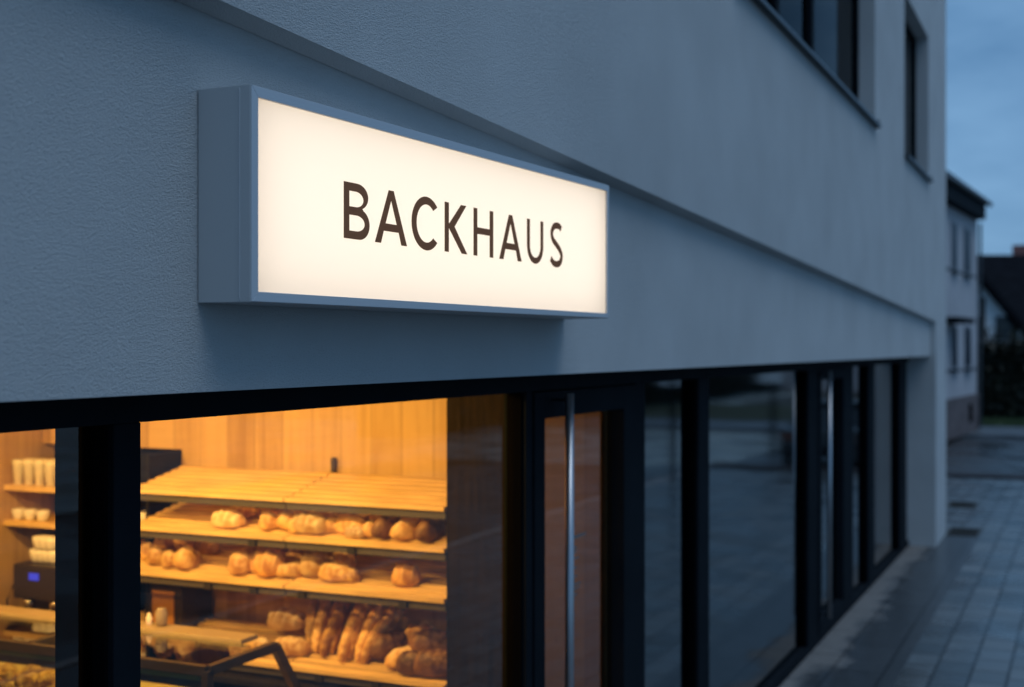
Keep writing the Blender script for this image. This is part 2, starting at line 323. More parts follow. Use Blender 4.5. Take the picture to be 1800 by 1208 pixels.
struct('kerb', MB().box(-8, 28.35, -5.46, -5.3, -.2, .012), kerb_m)
struct('side_street_kerb', MB().box(28.35, 28.9, -5.3, 60, -.2, .06), kerb_dark)
struct('far_pavement', MB().box(42.2, 47, -30, 90, -.2, .02), ground_mat('far_paving', (.10, .115, .13), .45, .3, 1.5))
plaza = struct('plaza', MB().box(-60, 120, -40, -13, -.2, -.05).box(28.9, 47, -13, -5.3, -.2, -.088), ground_mat('plaza_paving', (.28, .32, .31), .4, .35, .8, wet=(.16, .5)))
# grass verge
gm = mat('grass_green', (.05, .085, .03), .8, var=.4, vscale=6)
g = MB()
for i in range(9000):
    x = rnd.uniform(47, 52.5); y = rnd.uniform(-5, 9); h = rnd.uniform(.05, .16); a = rnd.uniform(0, 6.28); d = .03
    dx, dy = d*math.cos(a), d*math.sin(a); l = rnd.uniform(-.05, .05)
    g.add([(x-dx, y-dy, .02), (x+dx, y+dy, .02), (x+l, y+l, .02+h)], [(0, 1, 2)])
struct('verge', MB().box(47, 60, -30, 90, -.2, .03), mat('soil', (.035, .045, .02), .9, var=.4, vscale=3))
tag(g.build('grass', gm, fix=False), 'short dark green grass on the verge beyond the road', 'grass', kind='stuff')

# ================================================================== building
B = empty('shop_building', (0, 0, 0), 'pale rendered shop building with an anthracite glazed front on the ground floor', 'building')
YU = -.075                           # face of the upper wall
GY = .34                            # glass plane of the shop front
FY = .28                            # face of its frames
XE = on_y(1663, YU)[0]              # far corner
XP = on_y(1645, YU)[0]              # start of the corner pillar
ZB = EYE - .109                     # underside of the fascia wall
def za(px, py): x, t = on_y(px, YU); return x, zz(py, t)
(xa, zA), (xb, zB) = za(386, 0), za(1645, 565)
def zb(x): return zA + (x - xa)*(zB - zA)/(xb - xa)
boxo('lower_wall', M['wall'], B, -6, XP, 0, .25, ZB, 4.6)
W1 = (7.4, on_y(1538, YU)[0], zz(213, on_y(1535, YU)[1]), 6.6)
W2 = (on_y(1590, YU)[0], on_y(1632, YU)[0], zz(314, on_y(1632, YU)[1]), zz(66, on_y(1632, YU)[1]))
TOP = 8.6
u = MB(); xs = sorted([-6, W1[0], W1[1], W2[0], W2[1], XP])
for x0, x1 in zip(xs, xs[1:]):
    win = [q for q in (W1, W2) if q[0] <= x0 + 1e-6 and x1 <= q[1] + 1e-6]
    if win:
        q = win[0]
        u.quad((x0, YU, zb(x0)), (x1, YU, zb(x1)), (x1, YU, q[2]), (x0, YU, q[2])); u.quad((x0, YU, q[3]), (x1, YU, q[3]), (x1, YU, TOP), (x0, YU, TOP))
    else:
        u.quad((x0, YU, zb(x0)), (x1, YU, zb(x1)), (x1, YU, TOP), (x0, YU, TOP))
CH = .014
u.quad((-6, YU, zb(-6)), (XP, YU, zb(XP)), (XP, -.002, zb(XP) - CH), (-6, -.002, zb(-6) - CH))     # bevelled drip edge
RV = .16
for q in (W1, W2):
    u.quad((q[0], YU, q[2]), (q[0], RV, q[2]), (q[0], RV, q[3]), (q[0], YU, q[3])); u.quad((q[1], YU, q[2]), (q[1], RV, q[2]), (q[1], RV, q[3]), (q[1], YU, q[3]))
    u.quad((q[0], YU, q[3]), (q[1], YU, q[3]), (q[1], RV, q[3]), (q[0], RV, q[3])); u.quad((q[0], YU, q[2]), (q[1], YU, q[2]), (q[1], RV, q[2]), (q[0], RV, q[2]))
u.build('upper_wall', M['wall'], B, fix=False)
# pillar and far corner
p = MB()
p.quad((XP, YU, 0), (XE, YU, 0), (XE, YU, TOP), (XP, YU, TOP)); p.quad((XP, YU, 0), (XP, .36, 0), (XP, .36, ZB + .6), (XP, YU, ZB + .6)); p.quad((XE, YU, 0), (XE, 9, 0), (XE, 9, TOP), (XE, YU, TOP))
p.build('corner_pillar', M['wall'], B, fix=False)
boxo('rear_wall', M['int_w'], B, -6, XE, 9, 9.3, 0, TOP)
boxo('left_wall', M['int_w'], B, -6.3, -6, -.05, 9, 0, TOP)
boxo('flat_roof', M['sill'], B, -6.4, XE + .08, -.14, 9.4, TOP, TOP + .25)
boxo('ceiling', M['int_w'], B, -6, XE - .01, .36, 9, 3.05, 3.3)
boxo('interior_floor', M['floor_i'], B, -6, XE - .01, .36, 9, -.05, .06)
# upper windows
def up_window(q, mull, label):
    f = MB(); y0, y1 = .08, .14; fw = .055
    x0, x1, z0, z1 = q
    f.box(x0, x0 + fw, y0, y1, z0, z1).box(x1 - fw, x1, y0, y1, z0, z1).box(x0 + fw, x1 - fw, y0, y1, z0, z0 + fw).box(x0 + fw, x1 - fw, y0, y1, z1 - fw, z1)
    for m_ in mull: f.box(m_ - .05, m_ + .05, y0 - .01, y1, z0 + fw, z1 - fw)
    wo = f.build('window', M['anth'], B); tag(wo, label)
    boxo('glass', M['glass_dark'], wo, x0 + fw, x1 - fw, .11, .118, z0 + fw, z1 - fw)
    boxo('dark_backing', mat('dark_backing_blue', (.012, .02, .03), .9, 0, .1), wo, x0, x1, .20, .22, z0 - .05, z1)  # added backing sheet, painted dark to deepen the window glass
    s = MB(); s.prism([(YU - .06, -.05), (YU - .06, -.022), (.08, .012), (.08, -.0)], lambda a, b, k: (x0 - .03 + k, a, z0 + b), x1 - x0 + .06)
    so_ = s.build('window_sill', M['sill'], wo)
    boxo('sill_end_cap', M['sill'], so_, x1 + .03, x1 + .05, YU - .04, YU + .01, z0 - .05, z0 + .03)
    return wo
up_window(W1, [on_y(1427, .08)[0], on_y(1368, .08)[0] - .05], 'wide upper window')
up_window(W2, [], 'tall narrow upper window')

# ---------------------------------------------------------------- shop front
FR = empty('glass_facade', (2.5, FY, 0), 'anthracite aluminium shop glazing under the rendered wall', 'shop glazing')
def fx(px): return on_y(px, FY)[0]
ZR, ZS = 2.544, .075
end_x = XP - .002
boxo('top_rail', M['anth'], FR, -6, end_x, FY, GY + .05, ZR, ZB + .2, bevel=.003)
boxo('bottom_rail', M['anth'], FR, -6, end_x, FY, GY + .05, .004, ZS, bevel=.003)
posts = [(200, 248), (925, 936), (1116, 1134), (1228, 1247), (1421, 1438), (1485, 1500), (1527, 1538), (1582, 1594)]
PX = []
for a, b in posts:
    x0, x1 = fx(a), fx(b); PX.append((x0, x1))
    o = MB().box(x0, x1, FY, GY + .05, ZS, ZR).build('mullion', M['anth'], FR, bevel=.003)
    MB().box(x0 - .012, x0, FY + .02, GY + .03, ZS, ZR).build('gasket', M['black'], o)
def pane(x0, x1, z0=ZS, z1=ZR, parent=FR, m='glass'):
    return MB().quad((x0, GY, z0), (x1, GY, z0), (x1, GY, z1), (x0, GY, z1)).build('glass_pane', M[m], parent, fix=False)
xs = [(-6, PX[0][0])] + [(PX[i][1], PX[i + 1][0]) for i in range(7)] + [(PX[7][1], end_x)]
for i, (a, b) in enumerate(xs):
    if i in (2, 5): continue       # doors
    pane(a, b, m='glass' if i < 2 else 'glass_sun')
# doors
def door(x0, x1, hx, name_label, sl, rl, top, gm_='glass'):
    d = empty('shop_door', (x0, FY, 0), name_label, 'door', 'glazed shop doors')
    y0, y1 = FY - .01, GY + .03
    g_ = .006
    for a, b in ((x0 + g_, sl), (rl, x1 - g_)): MB().box(a, b, y0, y1, ZS + .005, ZR - .005).build('stile', M['anth'], d, bevel=.003)
    MB().box(sl, rl, y0, y1, top, ZR - .005).build('top_rail', M['anth'], d, bevel=.003)
    MB().box(sl, rl, y0, y1, ZS + .005, ZS + .12).build('bottom_rail', M['anth'], d, bevel=.003)
    MB().quad((sl, GY, ZS + .12), (rl, GY, ZS + .12), (rl, GY, top), (sl, GY, top)).build('glass_pane', M[gm_], d, fix=False)
    h = MB().tube([(hx, y0 - .085, .25), (hx, y0 - .085, 2.53)], .021, 16).build('handle', M['steel'], d, smooth=True)
    for z in (.28, 2.5): MB().tube([(hx, y0 - .07, z), (hx, y0, z)], .006, 8).build('handle_bracket', M['anth'], h)
    return d
d1 = door(PX[1][1], PX[2][0], on_y(1001, FY - .095)[0], 'anthracite glazed entrance door with long steel bar beside the bread window', fx(955), fx(1094), EYE - .324)
d2 = door(PX[4][1], PX[5][0], on_y(1458, FY - .095)[0], 'second glazed door with long bar handle, further from the bright sign', fx(1443), fx(1481), EYE - .30, 'glass_sun')
# opening-hours decal on the entrance door: short illegible pale lines
dec = MB()
for z, w_, o_ in [(1.80, .20, 0), (1.795, .2, .01), (1.745, .06, .02), (1.725, .07, .02), (1.69, .10, .01), (1.645, .05, .03), (1.60, .08, .01), (1.56, .14, 0), (1.54, .10, .02), (1.51, .06, .03)]:
    dec.box(fx(1022) + o_, fx(1022) + o_ + w_, GY - .003 - o_*.01, GY - .002 - o_*.01, z - .005, z + .005)
dec.build('door_lettering', mat('pale_decal', (.16, .16, .16), .7), d1)

# ================================================================== interior of the bakery
XW = 5.9; XF = 5.4                 # rear of the shelves / their front edge
# black lined piers standing behind the mullions
for px_edge, px_near, m_, pw_ in ((170, 97, 'darkp', .09), (903, 785, 'walnut', .14)):
    x = on_y(px_edge, GY + .06)[0]; yd = on_x(px_near, x)[0]
    o = boxo('interior_pier', M[m_], B, x, x + pw_, GY + .06, yd, .06, 3.05)
pier_x = on_y(903, GY + .06)[0]
yw1 = on_x(320, XW)[0]; yr = on_x(75, XW)[0]
boxo('oak_wall', M['oak'], B, XW, XW + .12, .70, yw1, .06, 3.05)
zn = zz(790, on_x(320, XW)[1])
boxo('oak_wall_above_niche', M['oak'], B, XW, XW + .12, yw1 + .001, yr + .6, zn, 3.05)
boxo('niche_back', M['darkp'], B, XW + .10, XW + .16, yw1 + .001, yr + .6, .06, zn)
boxo('side_oak_wall', M['oak_x'], B, 2.0, XW + .1, yr, yr + .12, .06, 3.05)
boxo('left_partition', M['int_w'], B, -2.2, -2.0, .5, yr, .06, 3.05)
boxo('rear_partition', M['int_w'], B, -2.0, 2.0, yr, yr + .12, .06, 3.05)
# entrance lobby wall, seen through the door
lx = 6.72
boxo('lobby_wall', wood('lobby_oak', (.52, .36, .16), (.42, .27, .11), .3, 'y'), B, lx, lx + .12, on_x(1056, lx)[0], 5.5, .06, 3.05)
boxo('dark_partition', M['int_d'], B, 6.86, 6.98, GY + .07, 8.9, .06, 3.05)
boxo('room_back_wall', M['int_d'], B, 7.0, XE - .1, 5.5, 5.6, .06, 3.05)
boxo('pilaster_post', M['walnut'], B, XW + .001, XW + .119, .60, .698, .06, 3.05)
# added pale block standing in for the pillar's reflection in the last bay
boxo('pillar_reflection_block', mat('painted_reflection', (.35, .36, .33), .8), B, on_y(1545, GY + .5)[0], on_y(1545, GY + .5)[0] + .5, GY + .5, GY + 1.0, .06, 3.05)

# bread shelving
RK = empty('bread_shelving', (XF, .8, 0), 'wall rack of sloping slatted wooden bread shelves behind the counter', 'shelf rack')
YL, YR_ = 2.74, on_x(781, XF)[0]
ymid = on_x(500, XF)[0]
shelf_z = [zz(893, on_x(780, XF)[1]), zz(966, on_x(780, XF)[1]), zz(1055, on_x(780, XF)[1]), zz(1206, on_x(780, XF)[1])]
RISE = .10
def shz(k, x): return shelf_z[k] + (x - XF)/(XW - .03 - XF)*RISE
for k in range(4):
    yl = YL + (.35 if k >= 2 else 0)
    for a, b in ((ymid + .004, yl), (YR_, ymid - .004)):
        f = MB(); n = 7
        for i in range(n):
            x0 = XF + .012 + i*(XW - .05 - XF)/n; x1 = x0 + (XW - .05 - XF)/n*.58
            f.prism([(x0, shz(k, x0) - .022), (x1, shz(k, x1) - .022), (x1, shz(k, x1)), (x0, shz(k, x0))], lambda p_, q_, d_, a=a: (p_, a + d_, q_), b - a)
        sh = f.build('shelf', M['slat'], RK)
        MB().box(XF - .006, XF + .010, a, b, shelf_z[k] - .016, shelf_z[k] + .004).build('front_lip', M['slat'], sh)
        MB().box(XF + .012, XF + .030, a, b, shelf_z[k] - .056, shelf_z[k] - .017).build('price_rail', M['rail'], sh)
        for yy in (a + .05, b - .05):
            MB().bar((XF + .02, yy, shelf_z[k] - .035), (XW, yy, shz(k, XW) - .035), .02, .03).build('bracket', M['metal_d'], sh)
for k, px, in ((1, 443), (1, 617), (2, 365), (2, 445), (2, 530), (2, 708), (3, 560), (3, 660)):
    y = on_x(px, XF)[0]
    MB().box(XF - .004, XF + .011, y - .022, y + .022, shelf_z[k] - .058, shelf_z[k] - .024).build('price_holder', M['tag'], RK)
for y in (ymid + .012, YR_ - .02): MB().box(XW - .03, XW - .001, y - .012, y + .012, .9, shelf_z[0] + .17).build('upright', M['metal_d'], RK)
# back counter under the shelves
BC = empty('back_counter', (5.3, 2, .06), 'dark low counter below the bread shelves', 'counter')
boxo('cabinet', M['walnut'], BC, 5.42, 5.89, YR_, yr - .002, .06, 1.0)
boxo('worktop', M['darkp'], BC, 5.36, 5.89, YR_ - .01, yr - .002, 1.001, 1.035, bevel=.004)
# niche shelves with cups
NS = empty('cup_shelving', (5.6, 3.4, 1.7), 'wooden shelves with cups in the dark niche left of the bread', 'shelf rack')
xc = on_y(8, yr - .01)[0]
nz1, nz2 = zz(852, on_y(8, yr)[1]), zz(914, on_y(8, yr)[1])
for z in (nz1, nz2): MB().box(xc, XW + .09, yw1 + .03, yr - .003, z - .03, z).build('shelf', M['slat'], NS)
MB().box(XW - .28, XW + .09, yw1 + .005, yw1 + .028, 1.04, zn - .01).build('side_panel', M['darkp'], NS)

# cups
def cup_mesh(kind):
    m = MB()
    if kind == 'paper': m.lathe((0, 0, 0), [(.026, 0), (.036, .105), (.038, .107), (.038, .112), (.034, .122), (.02, .123)], 16)
    elif kind == 'cup': m.lathe((0, 0, 0), [(.02, 0), (.032, .012), (.038, .04), (.04, .062), (.037, .062), (.034, .03), (.015, .01)], 16)
    return m
def place(me_obj, first, loc, label, cat, group, rz=0, scale=None, rot=None):
    o = me_obj if first else me_obj.copy()
    if not first: C.objects.link(o)
    o.location = loc; o.rotation_euler = rot or (0, 0, rz)
    if scale: o.scale = scale
    return tag(o, label, cat, group)
ordn = ['first', 'second', 'third', 'fourth', 'fifth', 'sixth', 'seventh', 'eighth', 'ninth', 'tenth', 'eleventh', 'twelfth', 'thirteenth', 'fourteenth', 'fifteenth', 'sixteenth', 'seventeenth', 'eighteenth']
pc = cup_mesh('paper').build('paper_cup', M['ivory'], smooth=True)
xr = xc + .06
i = 0
for row, xx in enumerate((xc + .06, xc + .15)):
    for j in range(8):
        y = yr - .06 - j*.083
        place(pc, i == 0, (xx, y, nz1), f'pale paper cup with lid, {ordn[j]} from the side wall, {["front", "rear"][row]} row', 'cup', 'lidded paper cups on the upper niche shelf', rz=j, scale=(1, 1, 1.2))
        i += 1
cc = cup_mesh('cup').build('coffee_cup', M['white'], smooth=True)
k = 0
for j, y in enumerate((yr - .06, yr - .15, yr - .25)):
    place(cc, k == 0, (xc + .06, y, nz2), f'white porcelain cup, {ordn[j]} from the side wall on the lower niche shelf', 'cup', 'porcelain cups in the niche'); k += 1
for j, px in enumerate((255, 268)):
    y = on_x(px, 5.75)[0]
    place(cc, False, (5.75, y, nz2), f'white cup near the bread rack on the niche shelf, {["farther from", "closer to"][j]} the rack', 'cup', 'porcelain cups in the niche', scale=(1.2, 1.2, 1.3))

# coffee machine
cmx = 5.45; ycm0 = on_x(93, cmx)[0] - .25; ycm1 = on_x(22, cmx)[0]
CM = empty('coffee_machine', (cmx, ycm0, 1.036), 'dark espresso machine with blue display on the counter beside the bread rack', 'coffee machine')
mdk = mat('machine_black', (.035, .028, .026), .3, .3); chrome = mat('machine_chrome', (.6, .55, .5), .18, 1)
MB().box(cmx, 5.8, ycm0, ycm1, 1.30, 1.50).build('body', mdk, CM, bevel=.012)
MB().box(cmx + .15, 5.8, ycm0, ycm1, 1.10, 1.299).build('back_body', mdk, CM)
MB().box(cmx - .02, 5.8, ycm0, ycm1, 1.036, 1.098).build('drip_tray', mat('machine_brown_steel', (.12, .09, .08), .3, .8), CM, bevel=.006)
yb = on_x(60, cmx)[0]
MB().box(cmx - .006, cmx - .001, yb - .035, yb + .035, 1.415, 1.455).build('display', mat('blue_display', (.01, .01, .05), .3, emis=(.08, .10, 1.0), estr=.6), CM)
for q, px in enumerate((40, 86)):
    y = on_x(px, cmx)[0]
    gh = MB().lathe((cmx + .05, y, 1.24), [(.034, 0), (.034, .06)], 16).build('group_head', chrome, CM, smooth=True)
    MB().tube([(cmx + .03, y, 1.245), (cmx - .11, y + .01, 1.235)], .013).build('portafilter', mdk, gh)
MB().tube([(cmx - .01, ycm1 - .02, 1.38), (cmx - .05, ycm1 - .01, 1.3), (cmx - .04, ycm1, 1.17)], .007).build('steam_wand', chrome, CM, smooth=True)
for j, (px, z, s_) in enumerate([(66, 1.50, 1), (76, 1.50, 1), (86, 1.50, 1), (95, 1.50, 1), (71, 1.575, 1), (81, 1.575, 1), (91, 1.575, 1)]):
    x_ = cmx + .1; y = on_x(px, x_)[0]
    place(cc, False, (x_, y, z), f'white cup on the espresso machine, {["lower", "upper"][j > 3]} layer, {ordn[j if j < 4 else j - 4]} from the side wall', 'cup', 'cups stacked on the espresso machine', rot=(0, 0, 0), scale=(1.15, 1.15, 1.2))
for j, px in enumerate((24, 37)):
    y = on_x(px, 5.33)[0]
    place(cc, False, (5.39, y, 1.099), f'small white cup on the espresso machine drip tray, {["farther from", "closer to"][j]} the bread rack', 'cup', 'cups under the espresso machine')

# small oven with amber door in the niche
ox = 5.6; oy0 = on_x(322, ox)[0] + .01; oy1 = on_x(262, ox)[0]
OV = empty('small_oven', (ox, oy0, 1.036), 'small black oven with amber door beside the wood wall', 'oven')
zo1 = zz(1030, on_x(290, ox)[1])
MB().box(ox, ox + .28, oy0, oy1, 1.036, zo1).build('housing', mdk, OV, bevel=.01)
MB().box(ox - .008, ox - .001, oy0 + .05, oy1 - .03, 1.11, zo1 - .03).build('door', mat('amber_glass', (.36, .17, .04), .25), OV)
# jar + bottle on the case ledge come later

# ---------------------------------------------------------------- display case
cx0, cx1, cy0, cy1, cz = 4.35, 4.84, 1.40, yr - .25, EYE - 1.367
DC = empty('display_case', (cx0, cy0, .06), 'long glass pastry counter with bronze profiles beside the bread rack', 'display case')
MB().box(cx0 + .02, 5.0, cy0 + .03, cy1, .06, .98).build('base_cabinet', M['walnut'], DC)
MB().box(cx0, 5.0, cy0 + .01, cy1, .981, 1.005).build('deck', M['slat'], DC)
pf = .034
def prof(name, *pts):
    for a, b in zip(pts, pts[1:]): MB().bar(a, b, pf, pf*1.2).build(name, M['metal_d'], DC)
xbk = on_y(526, cy0)[0]; zbk = zz(1208, on_y(526, cy0)[1])
slope = (xbk - cx1)/(cz - zbk); xb0 = min(cx1 + slope*(cz - 1.0), 5.1)
for y in (cy0,):
    prof('frame_bar', (cx0, y, 1.006), (cx0, y, cz)); prof('frame_bar', (cx0, y, cz), (cx1, y, cz)); prof('frame_bar', (cx1, y, cz), (xb0, y, 1.006))
prof('frame_bar', (cx0, cy0, cz), (cx0, cy1, cz))
for y in (2.42, 3.3): prof('frame_bar', (cx0, y, cz), (cx1, y, cz))
MB().box(cx0 + .015, cx1 - .04, cy0 + .01, cy1, cz - .004, cz + .004).build('top_glass', M['case_glass'], DC)
MB().box(cx0 - .004, cx0 + .004, cy0 + .02, cy1, 1.006, cz - .016).build('front_glass', M['case_glass'], DC)
MB().box(cx1 - .04, cx1 + .09, cy0 + .16, cy1, cz - .002, cz + .022).build('service_ledge', mat('pale_ledge', (.36, .27, .16), .4), DC, bevel=.004)
TZ = 1.12
MB().box(cx0 + .03, cx1 + .02, cy0 + .12, cy1 - .02, TZ - .014, TZ).build('tray_shelf', M['slat'], DC)
MB().box(cx0 + .006, cx0 + .02, cy0 + .05, cy1, cz - .05, cz - .018).build('green_edge_strip', mat('green_glass_edge', (.08, .16, .05), .3), DC)
jar = MB().lathe((0, 0, 0), [(.02, 0), (.028, .015), (.03, .065), (.022, .08), (.022, .085)], 18).build('glass_jar', mat('frosted_jar', (.35, .28, .24), .2), smooth=True)
y = on_x(284, cx1 + .04)[0]; jar.location = (cx1 + .04, y, cz + .023); tag(jar, 'small frosted jar on the counter ledge, close to the pier', 'jar')
y = on_x(262, cx1 + .04)[0]
bl = MB().lathe((0, 0, 0), [(.012, 0), (.015, .03), (.009, .045), (.006, .055)], 16).build('glint_bottle', mat('painted_glint_glass', (.8, .6, .4), .1, emis=(1, .6, .25), estr=.5), smooth=True)  # small bottle; its emission paints the bright glint on the glass
bl.location = (cx1 + .04, y, cz + .045); bl.location.z = cz + .023; tag(bl, 'tiny glass bottle with a painted bright glint on the counter ledge beside the jar', 'bottle')

# ================================================================== bread
def loaf_mb(L_, W_, H_, slashes=0, pw=2.3, jitter=.05, flat=.35, bend=0, seed=0, taper=1.0, long_slash=False, sh=.12):
    """a baked loaf along Y: superelliptic section, flat underside, opened scores"""
    m = MB(); n, k = 36, 24; off = Vector((seed*3.7, seed*1.3, seed*.7))
    for i in range(n + 1):
        t = -math.cos(math.pi*i/n)
        r = max(1 - abs(t)**pw, 0)**(1/ (1.9*taper))
        if i in (0, n): r = .02
        for j in range(k):
            a = 2*math.pi*j/k; x = math.cos(a)*r*W_/2; z = math.sin(a)*r*H_
            z = z*.62 if z > 0 else z*flat*.7
            y = t*L_/2; s = 0
            if math.sin(a) > .1 and slashes:
                if long_slash: d = abs(x/(W_/2) - .1*math.sin(6*t)); g_ = math.exp(-(d/.13)**2) if abs(t) < .8 else 0
                else:
                    ph = ((t*.5 + .5)*slashes + x/W_*1.1) % 1; g_ = math.exp(-((ph - .5)/.14)**2)*(1 if abs(t) < .86 else 0)*max(0, math.sin(a))**.6
                z += g_*sh*H_; s = g_
            q = noise.noise(Vector((x*14, y*14, z*14)) + off)*jitter + noise.noise(Vector((x*38, y*38, z*38)) + off)*jitter*.55
            m.v.append((x*(1 + q) + bend*(t*t - .4), y, z*(1 + q*1.3) + .0)); m.a.append(min(1, s))
    for i in range(n):
        for j in range(k): m.f.append((i*k + j, i*k + (j + 1) % k, (i + 1)*k + (j + 1) % k, (i + 1)*k + j))
    m.f += [tuple(range(k)), tuple(n*k + j for j in range(k - 1, -1, -1))]
    return m
def croissant_mb(L_=.11, seed=0):
    m = MB(); n, k = 42, 16
    for i in range(n + 1):
        t = i/n*2 - 1; ang = t*1.25; R0 = L_*.42
        cx, cy = R0*math.cos(ang) - R0*.6, R0*math.sin(ang)*1.15
        seg = abs(((t*.5 + .5)*7) % 1 - .5)*2
        r = (1 - abs(t)**1.7)*L_*.23*(1 - .2*seg**2) + L_*.03
        nx, ny = math.cos(ang), math.sin(ang)
        for j in range(k):
            a = 2*math.pi*j/k; q = 1 + noise.noise(Vector((cx*60 + j, cy*60, seed)))*.06
            m.v.append((cx + nx*r*math.cos(a)*q, cy + ny*r*math.cos(a)*q, max(-.3*r, r*math.sin(a))*q)); m.a.append((1 - seg)*.35 if math.sin(a) > .3 else 0)
    for i in range(n):
        for j in range(k): m.f.append((i*k + j, i*k + (j + 1) % k, (i + 1)*k + (j + 1) % k, (i + 1)*k + j))
    m.f += [tuple(range(k)), tuple(n*k + j for j in range(k - 1, -1, -1))]
    return m
proto = {}
def bread(kind, seed=0):
    """first call makes the thing itself, later ones copy it"""
    key = (kind, seed)
    if key in proto:
        o = proto[key].copy(); C.objects.link(o); return o
    if kind == 'oval_loaf': o = loaf_mb(.21, .115, .10, 4, seed=seed).build('oval_loaf', M['bread_b'], smooth=True)
    elif kind == 'gold_loaf': o = loaf_mb(.22, .11, .10, 1, seed=seed, long_slash=True).build('bread_loaf', M['bread_a'], smooth=True)
    elif kind == 'round_roll': o = loaf_mb(.12, .115, .10, 1, pw=2, jitter=.08, seed=seed, long_slash=True).build('round_roll', M['bread_b' if seed % 2 else 'bread_a'], smooth=True)
    elif kind == 'rye_loaf': o = loaf_mb(.21, .105, .12, 0, pw=3, jitter=.12, seed=seed).build('rye_loaf', M['bread_c'], smooth=True)
    elif kind == 'dark_roll': o = loaf_mb(.13, .10, .10, 3, pw=2.2, jitter=.1, seed=seed).build('dark_roll', M['bread_d'], smooth=True)
    elif kind == 'baguette': o = loaf_mb(.40, .078, .078, 5, pw=2.6, jitter=.03, sh=.05, seed=seed, bend=.008*(seed - 1)).build('baguette', M['bread_a' if seed != 1 else 'bread_d'], smooth=True)
    elif kind == 'croissant': o = croissant_mb(.12, seed).build('croissant', M['bread_d'], smooth=True)
    proto[key] = o; return o
cats = {'oval_loaf': 'loaf', 'gold_loaf': 'loaf', 'round_roll': 'roll', 'rye_loaf': 'loaf', 'dark_roll': 'roll', 'baguette': 'baguette', 'croissant': 'croissant'}
desc = {'oval_loaf': 'pale floured oval loaf', 'gold_loaf': 'golden split loaf', 'round_roll': 'round crusty roll', 'rye_loaf': 'dark rye loaf', 'dark_roll': 'dark brown scored roll'}
tilt = math.atan2(RISE, XW - .03 - XF)
sname = ['top shelf', 'second shelf down', 'third shelf down', 'lowest shelf']
half = {'oval_loaf': .026, 'gold_loaf': .026, 'round_roll': .026, 'rye_loaf': .03, 'dark_roll': .026}
items = [
 # shelf, px, X offset from front (m), kind, rz, scale, layer lift
 (1, 402, .07, 'oval_loaf', 8, .95, 0), (1, 438, .24, 'gold_loaf', -40, .9, 0), (1, 474, .08, 'round_roll', 20, .95, 0), (1, 508, .10, 'round_roll', 60, 1.1, 0), (1, 497, .26, 'dark_roll', 0, 1.0, 0),
 (1, 530, .22, 'dark_roll', 30, .9, 0), (1, 548, .07, 'oval_loaf', 0, 1.08, 0), (1, 566, .22, 'oval_loaf', -30, 1.05, 0), (1, 592, .34, 'oval_loaf', -48, 1.0, 0), (1, 618, .10, 'gold_loaf', -10, 1.0, 0), (1, 640, .24, 'gold_loaf', -22, 1.1, 0),
 (1, 626, .05, 'oval_loaf', 0, .62, 0), (1, 664, .34, 'gold_loaf', -30, 1.0, 0), (1, 681, .09, 'rye_loaf', 78, 1.0, 0), (1, 700, .26, 'dark_roll', 70, 1.3, 0), (1, 718, .09, 'gold_loaf', 68, 1.0, 0), (1, 736, .27, 'rye_loaf', 60, .95, 0), (1, 755, .09, 'rye_loaf', 84, 1.0, 0), (1, 770, .28, 'dark_roll', 70, 1.2, 0),
 (1, 725, .16, 'gold_loaf', 75, .75, .05), (1, 760, .18, 'gold_loaf', 75, .7, .05),
 (2, 276, .10, 'round_roll', 0, 1.0, 0), (2, 306, .24, 'round_roll', 50, 1.0, 0), (2, 300, .08, 'round_roll', 20, .9, 0), (2, 326, .08, 'round_roll', 80, 1.2, 0), (2, 352, .28, 'dark_roll', 10, 1.0, 0), (2, 322, .20, 'round_roll', 40, .95, .06), (2, 374, .30, 'round_roll', 0, .8, 0), (2, 288, .14, 'dark_roll', 60, .9, .07),
 (2, 424, .08, 'round_roll', 0, 1.15, 0), (2, 475, .08, 'dark_roll', 20, 1.35, 0), (2, 472, .24, 'gold_loaf', 15, .8, .01), (2, 440, .26, 'round_roll', 40, .9, 0), (2, 520, .10, 'gold_loaf', 50, .75, 0), (2, 552, .13, 'round_roll', 20, 1.3, 0), (2, 592, .09, 'gold_loaf', 5, .95, 0), (2, 606, .18, 'round_roll', 0, 1.1, .03), (2, 500, .26, 'dark_roll', 30, 1.0, 0),
 (1, 420, .20, 'round_roll', 10, .8, 0), (1, 520, .06, 'round_roll', 40, .75, 0), (1, 579, .09, 'gold_loaf', 20, .8, 0), (1, 604, .22, 'round_roll', 0, .9, .04), (1, 652, .08, 'round_roll', 60, .85, 0), (1, 668, .14, 'gold_loaf', -30, .8, .05), (1, 690, .30, 'oval_loaf', 30, .9, .03),
 (2, 262, .16, 'round_roll', 30, .9, 0), (2, 340, .14, 'round_roll', 15, .8, 0), (2, 452, .12, 'round_roll', 15, .85, 0), (2, 498, .08, 'round_roll', 55, .7, 0), (2, 534, .24, 'gold_loaf', 30, .9, .02), (2, 574, .22, 'oval_loaf', 20, .8, .03), (2, 620, .10, 'round_roll', 35, .7, 0),
 (2, 714, .11, 'dark_roll', 30, 1.15, 0),
 (3, 505, .28, 'oval_loaf', 10, 1.1, .05), (3, 512, .10, 'gold_loaf', 20, 1.0, 0), (3, 462, .08, 'round_roll', 0, .9, 0), (3, 688, .20, 'rye_loaf', 60, 1.2, 0), (3, 716, .12, 'gold_loaf', 40, 1.05, 0), (3, 742, .30, 'dark_roll', 10, 1.5, 0), (3, 762, .20, 'rye_loaf', 30, 1.25, .03), (3, 735, .06, 'rye_loaf', 10, 1.1, 0), (3, 768, .07, 'rye_loaf', 20, 1.2, 0),
]
cnt = {}
order = sorted(range(len(items)), key=lambda i: (items[i][0], items[i][3], items[i][1]))
lab = {}
